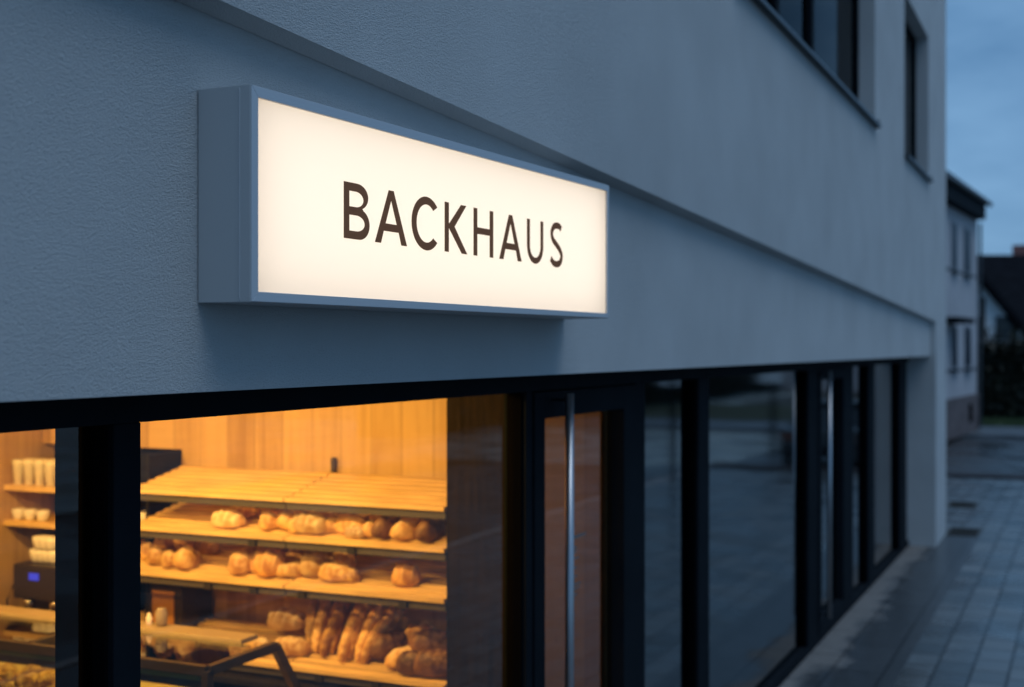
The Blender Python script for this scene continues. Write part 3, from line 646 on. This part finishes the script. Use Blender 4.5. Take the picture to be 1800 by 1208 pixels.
for i in order:
    k_, px, dx, kind = items[i][:4]; c_ = cnt.get((k_, kind), 0); cnt[(k_, kind)] = c_ + 1
    lab[i] = c_
for i, (k_, px, dx, kind, rz, sc, lift) in enumerate(items):
    X = XF + .02 + dx; y = on_x(px, X)[0]
    o = bread(kind, i % 3)
    n_ = cnt[(k_, kind)]
    pos = f', {ordn[lab[i]]} such from the niche' if n_ > 1 else ''
    o.location = (X, y, shz(k_, X) + half[kind]*sc + lift - .002)
    o.rotation_euler = (0, -tilt, R(rz)); sc *= 1.0; o.scale = (sc, sc, sc*1.12)
    tag(o, f'{desc[kind]} on the {sname[k_]}{pos}', cats[kind], f'bread on the {sname[k_]}')
# baguettes standing in a fan on the lowest shelf
bag = [(548, 22, -16, .95, 0), (566, 8, 10, 1.0, 1), (583, 14, -4, .97, 0), (600, 4, 6, 1.05, 2), (615, 10, 2, 1.1, 0), (630, 6, 8, 1.1, 2), (640, 16, 26, 1.0, 1), (652, 24, 34, .95, 0), (590, 26, 4, 1.02, 1), (622, 28, 12, 1.05, 1), (557, 12, -8, .95, 2), (575, 22, 2, 1.0, 0), (608, 20, 8, 1.08, 0), (636, 6, 22, .95, 0)]
for i, (px, dx, lean, sc, sd_) in enumerate(bag):
    X0 = XF + .05 + (dx/100.)*.8; y0 = on_x(px, X0)[0]; base = Vector((X0, y0, shz(3, X0) + .012))
    d = Vector((math.cos(R(58)), -math.sin(R(lean))*.8, math.sin(R(58)))).normalized()
    o = bread('baguette', sd_); o.rotation_mode = 'XYZ'
    q = d.to_track_quat('Y', 'X'); o.rotation_euler = q.to_euler(); s_ = sc*.72; o.scale = (sc, s_, sc)
    o.location = base + d*(.20*s_)
    tag(o, f'golden baguette leaning on the lowest bread shelf, {ordn[sorted(b_[0] for b_ in bag).index(px)]} from the niche', 'baguette', 'baguettes leaning on the lowest bread shelf')
# croissants in the case
rows = [('front', cx0 + .09), ('middle', cx0 + .22), ('rear', cx0 + .35)]
for r_, (rn, X) in enumerate(rows):
    for j in range(9):
        y = 1.95 + r_*.12 + j*.118
        o = bread('croissant', (j + r_) % 3)
        o.location = (X + rnd.uniform(-.02, .02), y + rnd.uniform(-.015, .015), TZ + .012); o.rotation_euler = (0, 0, rnd.uniform(0, 6.28)); s_ = rnd.uniform(.9, 1.15); o.scale = (s_, s_, s_*1.15)
        tag(o, f'croissant on the counter tray, {ordn[j]} from the shop window, {rn} row', 'croissant', 'croissants in the glass counter')
for r_, (rn, X) in enumerate((('front', cx0 + .16), ('rear', cx0 + .29))):
    for j in range(7):
        y = 2.32 + r_*.1 + j*.125
        o = bread('croissant', (j*2 + r_) % 3)
        o.location = (X + rnd.uniform(-.02, .02), y, TZ + .048); o.rotation_euler = (rnd.uniform(-.2, .2), rnd.uniform(-.2, .2), rnd.uniform(0, 6.28)); s_ = rnd.uniform(.9, 1.1); o.scale = (s_, s_, s_*1.1)
        tag(o, f'croissant on top of the counter pile, {ordn[j]} from the shop window, {rn} row', 'croissant', 'croissants in the glass counter')

# interior lamps: real ceiling spotlights over the counter and rack
def spot(loc, target, watts, col, label, size=.14):
    e = empty('ceiling_spotlight', loc, label, 'lamp', 'ceiling spotlights in the bakery')
    MB().lathe(loc, [(.05, 0), (.055, .01), (.055, .14), (.02, .15), (.012, .16), (.012, .3)], 16).build('housing', M['black'], e, smooth=True)
    l = bpy.data.lights.new('bulb', 'AREA'); l.shape = 'DISK'; l.size = size; l.energy = watts; l.color = col; l.spread = R(150)
    lo = bpy.data.objects.new('bulb', l); C.objects.link(lo); lo.parent = e
    lo.location = (0, 0, -.012); lo.rotation_euler = (Vector(loc) - Vector(target)).to_track_quat('Z', 'Y').to_euler()
WARM = (1.0, .535, .125)
for i, y in enumerate((.95, 1.65, 2.35, 3.1)):
    spot((4.35, y, 2.80), (5.75, y, 1.15), 15.5, WARM, f'black ceiling spotlight aimed at the bread shelves, {ordn[i]} from the shop front')
for i, y in enumerate((2.0, 3.2)):
    spot((3.4, y, 2.86), (4.9, y, 1.1), 22, WARM, f'black ceiling spotlight above the glass counter, {ordn[i]} from the shop front')
spot((1.8, 2.4, 2.7), (4.6, 2.2, 1.2), 10.5, WARM, 'black ceiling spotlight over the customer side of the bakery')
spot((6.3, 2.6, 2.86), (6.7, 1.2, 1.0), 16, (1, .58, .14), 'black ceiling spotlight in the entrance lobby')

# ================================================================== illuminated sign
x0, _ = on_y(347, 0)
FL = Vector((on_y(440, -.158)[0], -.158)); FRt = Vector((on_y(1069, -.25)[0], -.25))
BLs = Vector((x0, -.004)); BRs = Vector((on_y(992, 0)[0], -.004))
SG = empty('illuminated_sign', (x0, 0, 2.853), 'long light box sign reading BACKHAUS glowing cream on the wall', 'sign')
dn = (FRt - FL).normalized(); nrm = Vector((dn.y, -dn.x)); SL = (FRt - FL).length     # nrm points to the street
def sp_(s, z, n=0): p_ = FL + dn*s + nrm*n; return (p_.x, p_.y, z)
def zr(s, top): return (3.3755 if top else 2.8525) + (.0060 if top else .0034)*s
# housing: back + four sides (open front)
h = MB(); T = .012
fb, ft = [sp_(0, zr(0, 0)), sp_(SL, zr(SL, 0))], [sp_(0, zr(0, 1)), sp_(SL, zr(SL, 1))]
bb, bt = [(BLs.x, BLs.y, zr(0, 0)), (BRs.x, BRs.y, zr(SL, 0))], [(BLs.x, BLs.y, zr(0, 1)), (BRs.x, BRs.y, zr(SL, 1))]
h.v = [*fb, *ft, *bb, *bt]
h.f = [(0, 2, 6, 4), (1, 5, 7, 3), (0, 4, 5, 1), (2, 3, 7, 6), (4, 6, 7, 5)]
ho = h.build('housing', M['alu'], SG, fix=False)
sm = ho.modifiers.new('s', 'SOLIDIFY'); sm.thickness = .003; sm.offset = 0
bv = ho.modifiers.new('b', 'BEVEL'); bv.width = .0015; bv.segments = 2
# fine seam of the removable front hood on the left cheek
sv_ = .80
pA = BLs + (FL - BLs)*sv_
MB().box(BLs.x - .0035, BLs.x - .0005, pA.y - .0008, pA.y + .0008, zr(0, 0) + .004, zr(0, 1) - .004).build('hood_seam', M['alu_lid'], SG)
# white inner liner behind the face
li = MB(); gp = .006
def il(s, z, dep): return sp_(s, z, -dep)
A0, A1, DPT = .008, SL - .008, .13
z0i, z1i = 2.862, 3.372
li.quad(il(A0, z0i, DPT), il(A1, z0i, DPT), il(A1, z1i, DPT), il(A0, z1i, DPT))
li.quad(il(A0, z0i, 0), il(A0, z0i, DPT), il(A0, z1i, DPT), il(A0, z1i, 0)); li.quad(il(A1, z0i, 0), il(A1, z0i, DPT), il(A1, z1i, DPT), il(A1, z1i, 0))
li.quad(il(A0, z0i, 0), il(A1, z0i, 0), il(A1, z0i, DPT), il(A0, z0i, DPT)); li.quad(il(A0, z1i, 0), il(A1, z1i, 0), il(A1, z1i, DPT), il(A0, z1i, DPT))
li.build('inner_liner', mat('white_liner', (.8, .76, .7), .8), SG, fix=False)
em = mat('led_board', (.8, .8, .8), .6, emis=(1.0, .835, .645), estr=1.36)
MB().quad(sp_(.03, 2.878, -.10), sp_(SL - .03, 2.878, -.10), sp_(SL - .03, 3.358, -.10), sp_(.03, 3.358, -.10)).build('led_board', em, SG, fix=False)
fm = bpy.data.materials.new('opal_acrylic'); fm.use_nodes = True; t = fm.node_tree; t.nodes.clear()
o_ = nn(t, 'ShaderNodeOutputMaterial'); m1 = nn(t, 'ShaderNodeMixShader'); m1.inputs[0].default_value = .35
tl = nn(t, 'ShaderNodeBsdfTranslucent'); tl.inputs[0].default_value = (.95, .93, .9, 1); df = nn(t, 'ShaderNodeBsdfDiffuse'); df.inputs[0].default_value = (.8, .79, .77, 1)
t.links.new(tl.outputs[0], m1.inputs[1]); t.links.new(df.outputs[0], m1.inputs[2]); t.links.new(m1.outputs[0], o_.inputs[0])
MB().quad(sp_(.012, 2.866, -.006), sp_(SL - .012, 2.866, -.006), sp_(SL - .012, 3.37, -.006), sp_(.012, 3.37, -.006)).build('face_panel', fm, SG, fix=False)
# mitred front frame
fw = .0262; fr = MB()
def ring(s0, s1, n0, n1):
    o4 = [(0, zr(0, 0)), (SL, zr(SL, 0)), (SL, zr(SL, 1)), (0, zr(0, 1))]
    i4 = [(fw, zr(0, 0) + .0245), (SL - fw*.68, zr(SL, 0) + .018), (SL - fw*.68, zr(SL, 1) - .0245), (fw, zr(0, 1) - .0265)]
    return o4, i4
o4, i4 = ring(0, 0, 0, 0)
for a in range(4):
    b = (a + 1) % 4; P = [o4[a], o4[b], i4[b], i4[a]]
    g4 = .0006
    m_ = MB(); vs = [sp_(s, z, .004) for s, z in P] + [sp_(s, z, -.005) for s, z in P]
    m_.add(vs, [(0, 1, 2, 3), (7, 6, 5, 4), (0, 4, 5, 1), (1, 5, 6, 2), (2, 6, 7, 3), (3, 7, 4, 0)])
    m_.build('frame_profile', M['alu_lid'], SG, bevel=.0012)

# lettering, drawn as outlines
Hc = .1535; ZBse = 3.0368
def el(cx, cz, rx, rz, a0, a1, n=18): return [(cx + rx*math.cos(R(a0 + (a1 - a0)*i/n)), cz + rz*math.sin(R(a0 + (a1 - a0)*i/n))) for i in range(n + 1)]
def catmull(P, n=8):
    out = []; Q = [P[0]] + P + [P[-1]]
    for i in range(1, len(Q) - 2):
        p0, p1, p2, p3 = [Vector(q) for q in Q[i - 1:i + 3]]
        for k in range(n):
            t = k/n; out.append(.5*((2*p1) + (p2 - p0)*t + (2*p0 - 5*p1 + 4*p2 - p3)*t*t + (3*p1 - p0 - 3*p2 + p3)*t**3))
    out.append(Vector(P[-1])); return out
def glyph_S():
    c_ = catmull([(.0995, .1385), (.084, .1475), (.062, .1495), (.034, .1425), (.0175, .1195), (.028, .0965), (.057, .0800), (.087, .0620), (.1025, .0410), (.090, .0165), (.062, .0085), (.033, .0115), (.0085, .0265)])
    l_, r_ = [], []
    for i, p_ in enumerate(c_):
        d = (c_[min(i + 1, len(c_) - 1)] - c_[max(i - 1, 0)]).normalized(); n_ = Vector((-d.y, d.x))*.0118
        l_.append(tuple(p_ + n_)); r_.append(tuple(p_ - n_))
    return [l_ + r_[::-1]]
gB = [[(0, 0), (0, Hc), (.066, Hc)] + el(.066, .1178, .054, .0357, 84, -62) + [(.0955, .0822)] + el(.074, .0425, .0532, .0425, 66, -84) + [(.074, 0)],
      [(.0275, .0885), (.0275, .1305), (.058, .1305)] + el(.058, .1095, .0375, .021, 84, -84) + [(.058, .0885)],
      [(.0275, .0225), (.0275, .0655), (.062, .0655)] + el(.062, .044, .0395, .0215, 84, -84) + [(.062, .0225)]]
gA = [[(0, 0), (.0325, 0), (.0470, .0355), (.1255, .0355), (.1400, 0), (.1725, 0), (.0995, Hc), (.0720, Hc)], [(.0565, .0575), (.1150, .0575), (.0855, .1235)]]
gC = [el(.0865, .0763, .0865, .0808, 42, 318, 40) + el(.0865, .0763, .0568, .0570, 314, 46, 36)]
gK = [[(0, 0), (0, Hc), (.0272, Hc), (.0272, .0880), (.1035, Hc), (.1390, Hc), (.0632, .0812), (.1455, 0), (.1080, 0), (.0272, .0733)][:] + []]
gK = [[(0, 0), (0, Hc), (.0272, Hc), (.0272, .0880), (.1035, Hc), (.1390, Hc), (.0632, .0812), (.1455, 0), (.1080, 0), (.0272, .0733), (.0272, 0)]]
gH = [[(0, 0), (0, Hc), (.0268, Hc), (.0268, .0925), (.1109, .0925), (.1109, Hc), (.1375, Hc), (.1375, 0), (.1109, 0), (.1109, .0708), (.0268, .0708), (.0268, 0)]]
gU = [[(0, Hc), (.0243, Hc)] + el(.0666, .062, .0423, .0410, 180, 360) + [(.1089, Hc), (.1332, Hc)] + el(.0666, .062, .0666, .0632, 360, 180)]
LM = bpy.data.materials.new('brown_film'); LM.use_nodes = True; t = LM.node_tree; t.nodes.clear()
o_ = nn(t, 'ShaderNodeOutputMaterial'); m1 = nn(t, 'ShaderNodeMixShader'); m1.inputs[0].default_value = .3
tl = nn(t, 'ShaderNodeBsdfTransparent'); tl.inputs[0].default_value = (.098, .068, .058, 1); df = nn(t, 'ShaderNodeBsdfDiffuse'); df.inputs[0].default_value = (.06, .04, .035, 1)
t.links.new(tl.outputs[0], m1.inputs[1]); t.links.new(df.outputs[0], m1.inputs[2]); t.links.new(m1.outputs[0], o_.inputs[0])
for ch, sx, G, kx in (('B', .4015, gB, 1), ('A', .5547, gA, 1.0), ('C', .7515, gC, 1), ('K', .9467, gK, 1), ('H', 1.1324, gH, 1), ('A', 1.3115, gA, .985), ('U', 1.5216, gU, 1), ('S', 1.7084, glyph_S(), 1)):
    cu = bpy.data.curves.new('letter', 'CURVE'); cu.dimensions = '2D'; cu.fill_mode = 'BOTH'
    for poly in G:
        sp = cu.splines.new('POLY'); sp.points.add(len(poly) - 1); sp.use_cyclic_u = True
        for i, (x, z) in enumerate(poly): sp.points[i].co = (x*kx, z, 0, 1)
    tmp = bpy.data.objects.new('tmp', cu); C.objects.link(tmp)
    me = bpy.data.meshes.new_from_object(tmp.evaluated_get(bpy.context.evaluated_depsgraph_get()))
    bpy.data.objects.remove(tmp)
    base = wloc(SG)
    for v in me.vertices:
        v.co = Vector(sp_(sx + v.co.x, ZBse + .0010*sx + v.co.y, -.0045)) - base
    me.materials.clear(); me.materials.append(LM)
    o = bpy.data.objects.new('letter', me); C.objects.link(o); o.parent = SG; o['label'] = f'brown letter {ch}'
# wall brackets behind the deeper right end are inside the housing

# ================================================================== far surroundings
def house(name, label, P, ang, ln0, ln1, depth, wall_h, ridge, wm, rm, over=.6, oe=.5, wins=(), plinth=None, extra=None):
    """facade along direction ang through P, from ln0 to ln1 metres, depth to the left of it"""
    e = empty(name, (P[0], P[1], 0), label, 'house')
    d = Vector((math.cos(ang), math.sin(ang))); n = Vector((-d.y, d.x))
    def W(s, q, z): v = Vector(P) + d*s + n*q; return (v.x, v.y, z)
    m = MB(); c = [(ln0, 0), (ln1, 0), (ln1, depth), (ln0, depth)]
    for i in range(4):
        a, b = c[i], c[(i + 1) % 4]; m.quad(W(*a, 0), W(*b, 0), W(*b, wall_h), W(*a, wall_h))
    for s in (ln0, ln1): m.quad(W(s, 0, wall_h), W(s, depth, wall_h), W(s, depth/2, ridge))
    m.build('wall', wm, e, fix=False)
    r = MB(); sl = (ridge - wall_h)/(depth/2); zo = wall_h - over*sl; th = .22
    for q0, q1 in ((-over, depth/2), (depth + over, depth/2)):
        vs = [W(ln0 - oe, q0, zo), W(ln1 + oe, q0, zo), W(ln1 + oe, q1, ridge), W(ln0 - oe, q1, ridge)]
        r.add(vs + [(x, y, z + th) for x, y, z in vs], [(0, 1, 2, 3), (7, 6, 5, 4), (0, 4, 5, 1), (1, 5, 6, 2), (2, 6, 7, 3), (3, 7, 4, 0)])
    ro = r.build('roof', rm, e, fix=False)
    g_ = MB(); g_.tube([W(ln0 - oe, -over - .08, zo + .05), W(ln1 + oe, -over - .08, zo + .05)], .08, 8); g_.build('gutter', M['sill'], e)
    if plinth:
        pb = MB(); vs = [W(ln0, -.05, 0), W(ln1 + .05, -.05, 0), W(ln1 + .05, -.001, 0), W(ln0, -.001, 0)]; pb.add(vs + [(x, y, plinth[0]) for x, y, z in vs], [(0, 1, 2, 3), (7, 6, 5, 4), (0, 4, 5, 1), (1, 5, 6, 2), (2, 6, 7, 3), (3, 7, 4, 0)]); pb.build('plinth', plinth[1], e)
    for (s0, s1, z0, z1) in wins:
        f = MB(); vs = [W(s0, -.03, z0), W(s1, -.03, z0), W(s1, .05, z0), W(s0, .05, z0)]; f.add(vs + [(x, y, z1) for x, y, z in vs], [(0, 1, 2, 3), (7, 6, 5, 4), (0, 4, 5, 1), (1, 5, 6, 2), (2, 6, 7, 3), (3, 7, 4, 0)])
        wo = f.build('window', mat('far_window_frame', (.2, .22, .25), .5), e)
        a_ = .08; MB().quad(W(s0 + a_, -.035, z0 + a_), W(s1 - a_, -.035, z0 + a_), W(s1 - a_, -.035, z1 - a_), W(s0 + a_, -.035, z1 - a_)).build('pane', mat('far_window_glass', (.02, .03, .045), .4, 0, .15), wo, fix=False)
        MB().bar(W(s0 - .1, -.08, z0 - .04), W(s1 + .1, -.08, z0 - .04), .14, .08).build('sill', M['sill'], wo)
    return e, W
roof_m = mat('dark_roof_tiles', (.009, .010, .013), .95, 0, .05, var=.3, vscale=2, bump=.4, bscale=8, stretch=(1, 1, 4))
hw = mat('house_render', (.42, .43, .46), .9, var=.08, vscale=.8)
P0 = (43.1, 1.58)
e1, Wf = house('terraced_house', 'pale two-storey house with dark overhanging roof beyond the corner', P0, R(-4.4), -13.5, 2.0, 8.5, 7.75, 11.2, hw, roof_m, over=.32, oe=.15,
   wins=[(-4.9, -3.9, 5.1, 6.6), (-2.85, -1.9, 5.1, 6.6), (-.75, .55, 5.1, 6.6), (-4.9, -3.9, 2.1, 3.45), (-2.85, -1.9, 2.1, 3.45), (-.6, .65, 2.1, 3.45)],
   plinth=(1.22, mat('reddish_plinth', (.12, .10, .103), .9, var=.3, vscale=3, bump=.4, bscale=6)))
MB().bar(Wf(-13.4, -.16, 7.3), Wf(1.75, -.16, 7.3), .3, .6).build('eaves_dark_band', M['anth'], e1)  # dark band along the wall top below the eave
MB().bar(Wf(-5.2, -.3, 3.55), Wf(-2.4, -.3, 3.55), .6, .16).build('canopy', M['anth'], e1)
MB().tube([Wf(1.9, -.12, .1), Wf(1.9, -.12, 6.9)], .045, 8).build('downpipe', M['sill'], e1)
MB().quad(Wf(.0, -.056, .35), Wf(.7, -.056, .35), Wf(.7, -.056, .95), Wf(.0, -.056, .95)).build('cellar_window', M['black'], e1, fix=False)
MB().box(41.5, 42.3, 5.2, 6.0, 9.2, 11.4).build('chimney', mat('chimney_brick', (.2, .09, .07), .9, var=.3, vscale=4), e1)
# gabled half-timbered house further on
def at_t(px, t): rx, ry = ray(px); return (rx*t, ry*t - 2)
def gable_house(name, label, px0, px1, t, eave_z, apex_px, apex_z, depth, wm, chimney=None, timber=False):
    a, b = Vector(at_t(px0, t)), Vector(at_t(px1, t)); ap = Vector(at_t(apex_px, t)); d = (b - a).normalized(); n = Vector((-d.y, d.x))
    if n.dot(Vector((1, .3))) < 0: n = -n
    e = empty(name, (a.x, a.y, 0), label, 'house'); v3 = lambda p_, z: (p_.x, p_.y, z)
    m = MB(); m.quad(v3(a, 0), v3(b, 0), v3(b, eave_z), v3(ap, apex_z), v3(a, eave_z)); q = n*depth
    m.quad(v3(b, 0), v3(b + q, 0), v3(b + q, eave_z), v3(b, eave_z)); m.quad(v3(a, 0), v3(a + q, 0), v3(a + q, eave_z), v3(a, eave_z)); m.quad(v3(a + q, 0), v3(b + q, 0), v3(b + q, eave_z), v3(ap + q, apex_z), v3(a + q, eave_z))
    m.build('wall', wm, e, fix=False)
    r = MB(); f = -n*.5
    for c_, s_ in ((a, -1), (b, 1)):
        k = c_ + d*s_*.7; dz = (apex_z - eave_z)/max((ap - c_).length, .1)*.7
        vs = [v3(k + f, eave_z - dz), v3(ap + f, apex_z), v3(ap + q, apex_z), v3(k + q, eave_z - dz)]
        r.add(vs + [(x, y, z + .35) for x, y, z in vs], [(0, 1, 2, 3), (7, 6, 5, 4), (0, 4, 5, 1), (1, 5, 6, 2), (2, 6, 7, 3), (3, 7, 4, 0)])
    r.build('roof', roof_m, e, fix=False)
    if timber:
        tb = MB(); g0 = -n*.06
        for s in (.45, .8):
            p_ = a + (b - a)*s + g0; h_ = eave_z + (apex_z - eave_z)*max(0, 1 - abs((p_ - ap).length)/((b - ap).length + .1))*.8; tb.bar(v3(p_, 0), v3(p_, h_), .28, .12)
        for z in (2.9,): tb.bar(v3(a + g0, z), v3(b + g0, z), .12, .28)
        tb.bar(v3(a + (b - a)*.12 + g0, 0), v3(a + (b - a)*.5 + g0, 2.9), .2, .12); tb.build('timber_framing', mat('dark_timber', (.03, .025, .02), .8), e)
    for s0, z0 in ((.2, 3.1), (.6, 3.1)):
        p_ = a + (b - a)*s0 - n*.08; p2 = p_ + d*1.0
        MB().quad(v3(p_, z0), v3(p2, z0), v3(p2, z0 + 1.1), v3(p_, z0 + 1.1)).build('window', mat('gable_window', (.02, .03, .04), .2), e, fix=False)
    if chimney:
        c_ = Vector(at_t(chimney, t + 3)); MB().box(c_.x - .5, c_.x + .5, c_.y - .5, c_.y + .5, apex_z - 2.5, apex_z + 1.2).build('chimney', mat('red_chimney', (.28, .12, .1), .9), e)
    return e
gable_house('gabled_house', 'white half-timbered gable house behind the dark hedge', 1655, 1812, 58, 2.9, 1716, 5.9, 9, mat('gable_render', (.80, .82, .84), .9, var=.15, vscale=.7), timber=True)
gable_house('distant_house', 'distant house with long dark roof and red chimney', 1600, 1990, 78, 3.2, 1790, 8.1, 12, mat('distant_render', (.3, .31, .33), .9), chimney=1795)
# long roof beyond: its slope faces the camera
e3, _w = house('long_roofed_house', 'long low house with broad dark tiled roof on the skyline', at_t(1700, 70), TH - R(90), -4, 26, 9, 4.3, 8.0, hw, roof_m)

# hedges: trimmed cores with leaf clumps
def hedge(name, label, x0, x1, y0, y1, h_, n, seed, sz=.16):
    r_ = random.Random(seed); e = empty(name, ((x0 + x1)/2, (y0 + y1)/2, 0), label, 'hedge')
    boxo('stems', mat('hedge_core', (.018, .022, .012), .95), e, x0 + .2, x1 - .2, y0 + .2, y1 - .2, -.1, h_ - .25)
    m = MB()
    for i in range(n):
        f_ = r_.random(); x = r_.uniform(x0, x1); y = r_.uniform(y0, y1); z = r_.uniform(0, h_) + .2*noise.noise(Vector((x*.5, y*.5, 0)))
        q = r_.choice('xXyYzz')
        if q == 'x': x = x0 + r_.uniform(0, .3)
        elif q == 'X': x = x1 - r_.uniform(0, .3)
        elif q == 'y': y = y0 + r_.uniform(0, .3)
        elif q == 'Y': y = y1 - r_.uniform(0, .3)
        else: z = h_ - r_.uniform(-.1, .3) + .25*noise.noise(Vector((x*.4, y*.4, 5)))
        a = Vector([r_.uniform(-1, 1) for _ in range(3)]).normalized()*sz; b = a.cross(Vector([r_.uniform(-1, 1) for _ in range(3)])).normalized()*sz*.6
        c = Vector((x, y, max(z, .05))); m.add([c - a, c - b, c + a, c + b], [(0, 1, 2, 3)])
    m.build('foliage', mat('hedge_leaf', (.014, .017, .009), .6, var=.5, vscale=1.5), e, fix=False)
hedge('hedge', 'tall dark hedge beyond the grass verge in front of the gable house', 51.5, 53, -4.5, 2.2, 2.75, 9000, 3)
hedge('hedge', 'long dark hedge across the plaza opposite the shop', 34, 110, -18, -16.4, 2.5, 16000, 4, .22)

# bare tree by the gable house
def tree(loc, h_, seed, label):
    r_ = random.Random(seed); e = empty('bare_tree', loc, label, 'tree'); br = []
    tr = MB()
    def grow(p, d, l, r, dep):
        q = p + d*l; tr.tube([tuple(p), tuple((p + q)/2 + Vector((r_.uniform(-.05, .05), r_.uniform(-.05, .05), 0))), tuple(q)], r, 6); br.append(q)
        if dep == 0: return
        for _ in range(3 if dep > 1 else 4):
            nd = (d + Vector((r_.uniform(-.8, .8), r_.uniform(-.8, .8), r_.uniform(-.1, .6)))).normalized(); grow(q, nd, l*r_.uniform(.6, .8), r*.6, dep - 1)
    grow(Vector(loc), Vector((0, 0, 1)), h_*.3, .12, 4)
    tr.build('trunk', mat('bark', (.05, .04, .03), .9), e)
    m = MB()
    for q in br[8:]:
        for _ in range(3):
            c = q + Vector([r_.gauss(0, .35) for _ in range(3)]); a = Vector([r_.uniform(-1, 1) for _ in range(3)]).normalized()*.06; b = a.cross(Vector((r_.random(), .3, .7))).normalized()*.04
            m.add([c - a, c - b, c + a, c + b], [(0, 1, 2, 3)])
    m.build('crown', mat('sparse_leaves', (.04, .045, .02), .7), e, fix=False)
pt = at_t(1782, 55); tree((pt[0], pt[1], 0), 4.4, 5, 'thin bare tree in front of the white gable')

# street sign posts on the kerb opposite the glazing
for i, (X, Y) in enumerate(((25.3, -5.2), (33.5, -5.0))):
    e = empty('street_sign_post', (X, Y, 0), ['dark street post with small pale panel, closer to the parked car', 'dark street post with larger pale panel beyond the parked car'][i], 'post', 'street posts along the kerb')
    MB().tube([(X, Y, -.1), (X, Y, 2.55)], .07, 10).build('pole', M['anth'], e)
    MB().box(X - .03, X - .01, Y - .28, Y + .28, 1.95, 2.5).build('panel', mat('pale_panel', (.7, .72, .72), .5), e) if i == 0 else MB().box(X - .1, X - .08, Y - .35, Y + .35, 1.8, 2.5).build('panel', mat('pale_panel', (.7, .72, .72), .5), e)

# parked car, seen only as a reflection in the glazing
def car(loc, rz, label):
    X, Y, Z = loc; e = empty('parked_car', loc, label, 'car')
    cp = mat('dark_car_paint', (.03, .035, .04), .25, .3); cg = mat('car_glass', (.01, .012, .015), .05)
    def put(m, name, mt, par=e, **k):
        o = m.build(name, mt, None, **k); o.parent = par; return o
    body = [(-2.1, .35), (-2.15, .6), (-2.1, .95), (-1.2, 1.0), (1.9, 1.0), (2.12, .8), (2.15, .45), (2.1, .3)]
    put(MB().prism(body, lambda a, b, k: (a, k - .85, b), 1.7), 'body', cp, bevel=.06)
    cab = [(-1.15, 1.0), (-.45, 1.45), (1.1, 1.5), (1.85, 1.0)]
    m = MB(); vs = [(a, -.78 + (.12 if b > 1.2 else 0), b) for a, b in cab] + [(a, .78 - (.12 if b > 1.2 else 0), b) for a, b in cab]
    m.add(vs, [(0, 1, 2, 3), (7, 6, 5, 4), (0, 4, 5, 1), (1, 5, 6, 2), (2, 6, 7, 3), (3, 7, 4, 0)]); put(m, 'windows', cg)
    put(MB().box(-.5, 1.15, -.66, .66, 1.47, 1.53), 'roof', cp, bevel=.02)
    for wx in (-1.35, 1.35):
        for sy in (-1, 1):
            m = MB(); m.tube([(wx, sy*.66, .33), (wx, sy*.87, .33)], .33, 20); wo = put(m, 'wheel', M['black'])
            m = MB(); m.tube([(wx, sy*.872, .33), (wx, sy*.88, .33)], .2, 14); put(m, 'rim', M['steel'], wo)
    for sy in (-1, 1):
        put(MB().box(-2.17, -2.08, sy*.62 - .17, sy*.62 + .17, .7, .88), 'tail_light', mat('tail_light_lens', (.14, .03, .01), .3))
        put(MB().box(2.08, 2.17, sy*.62 - .17, sy*.62 + .17, .6, .78), 'headlight', mat('headlamp', (.6, .6, .6), .1))
    e.rotation_euler = (0, 0, rz)
car((31.2, -3.0, -.088), 0, 'dark parked car with amber rear lights on the street opposite the shop')

# drain grates in the paving beside the corner pillar
for i, (X, Y) in enumerate(((19.95, -.30), (23.4, .02))):
    e = empty('drain_grate', (X, Y, 0), ['dark drain grate in the paving at the foot of the corner pillar', 'dark drain grate in the paving beyond the building corner'][i], 'drain', 'drain grates')
    MB().box(X - .42, X + .42, Y - .2, Y + .2, -.02, .006).build('pit', M['black'], e)
    m = MB(); m.box(X - .45, X + .45, Y - .23, Y - .2, -.02, .010).box(X - .45, X + .45, Y + .2, Y + .23, -.02, .010).box(X - .45, X - .42, Y - .2, Y + .2, -.02, .010).box(X + .42, X + .45, Y - .2, Y + .2, -.02, .010)
    for k in range(12): m.box(X - .39 + k*.068, X - .37 + k*.068, Y - .2, Y + .2, .006, .010)
    m.build('grille', M['metal_d'], e)
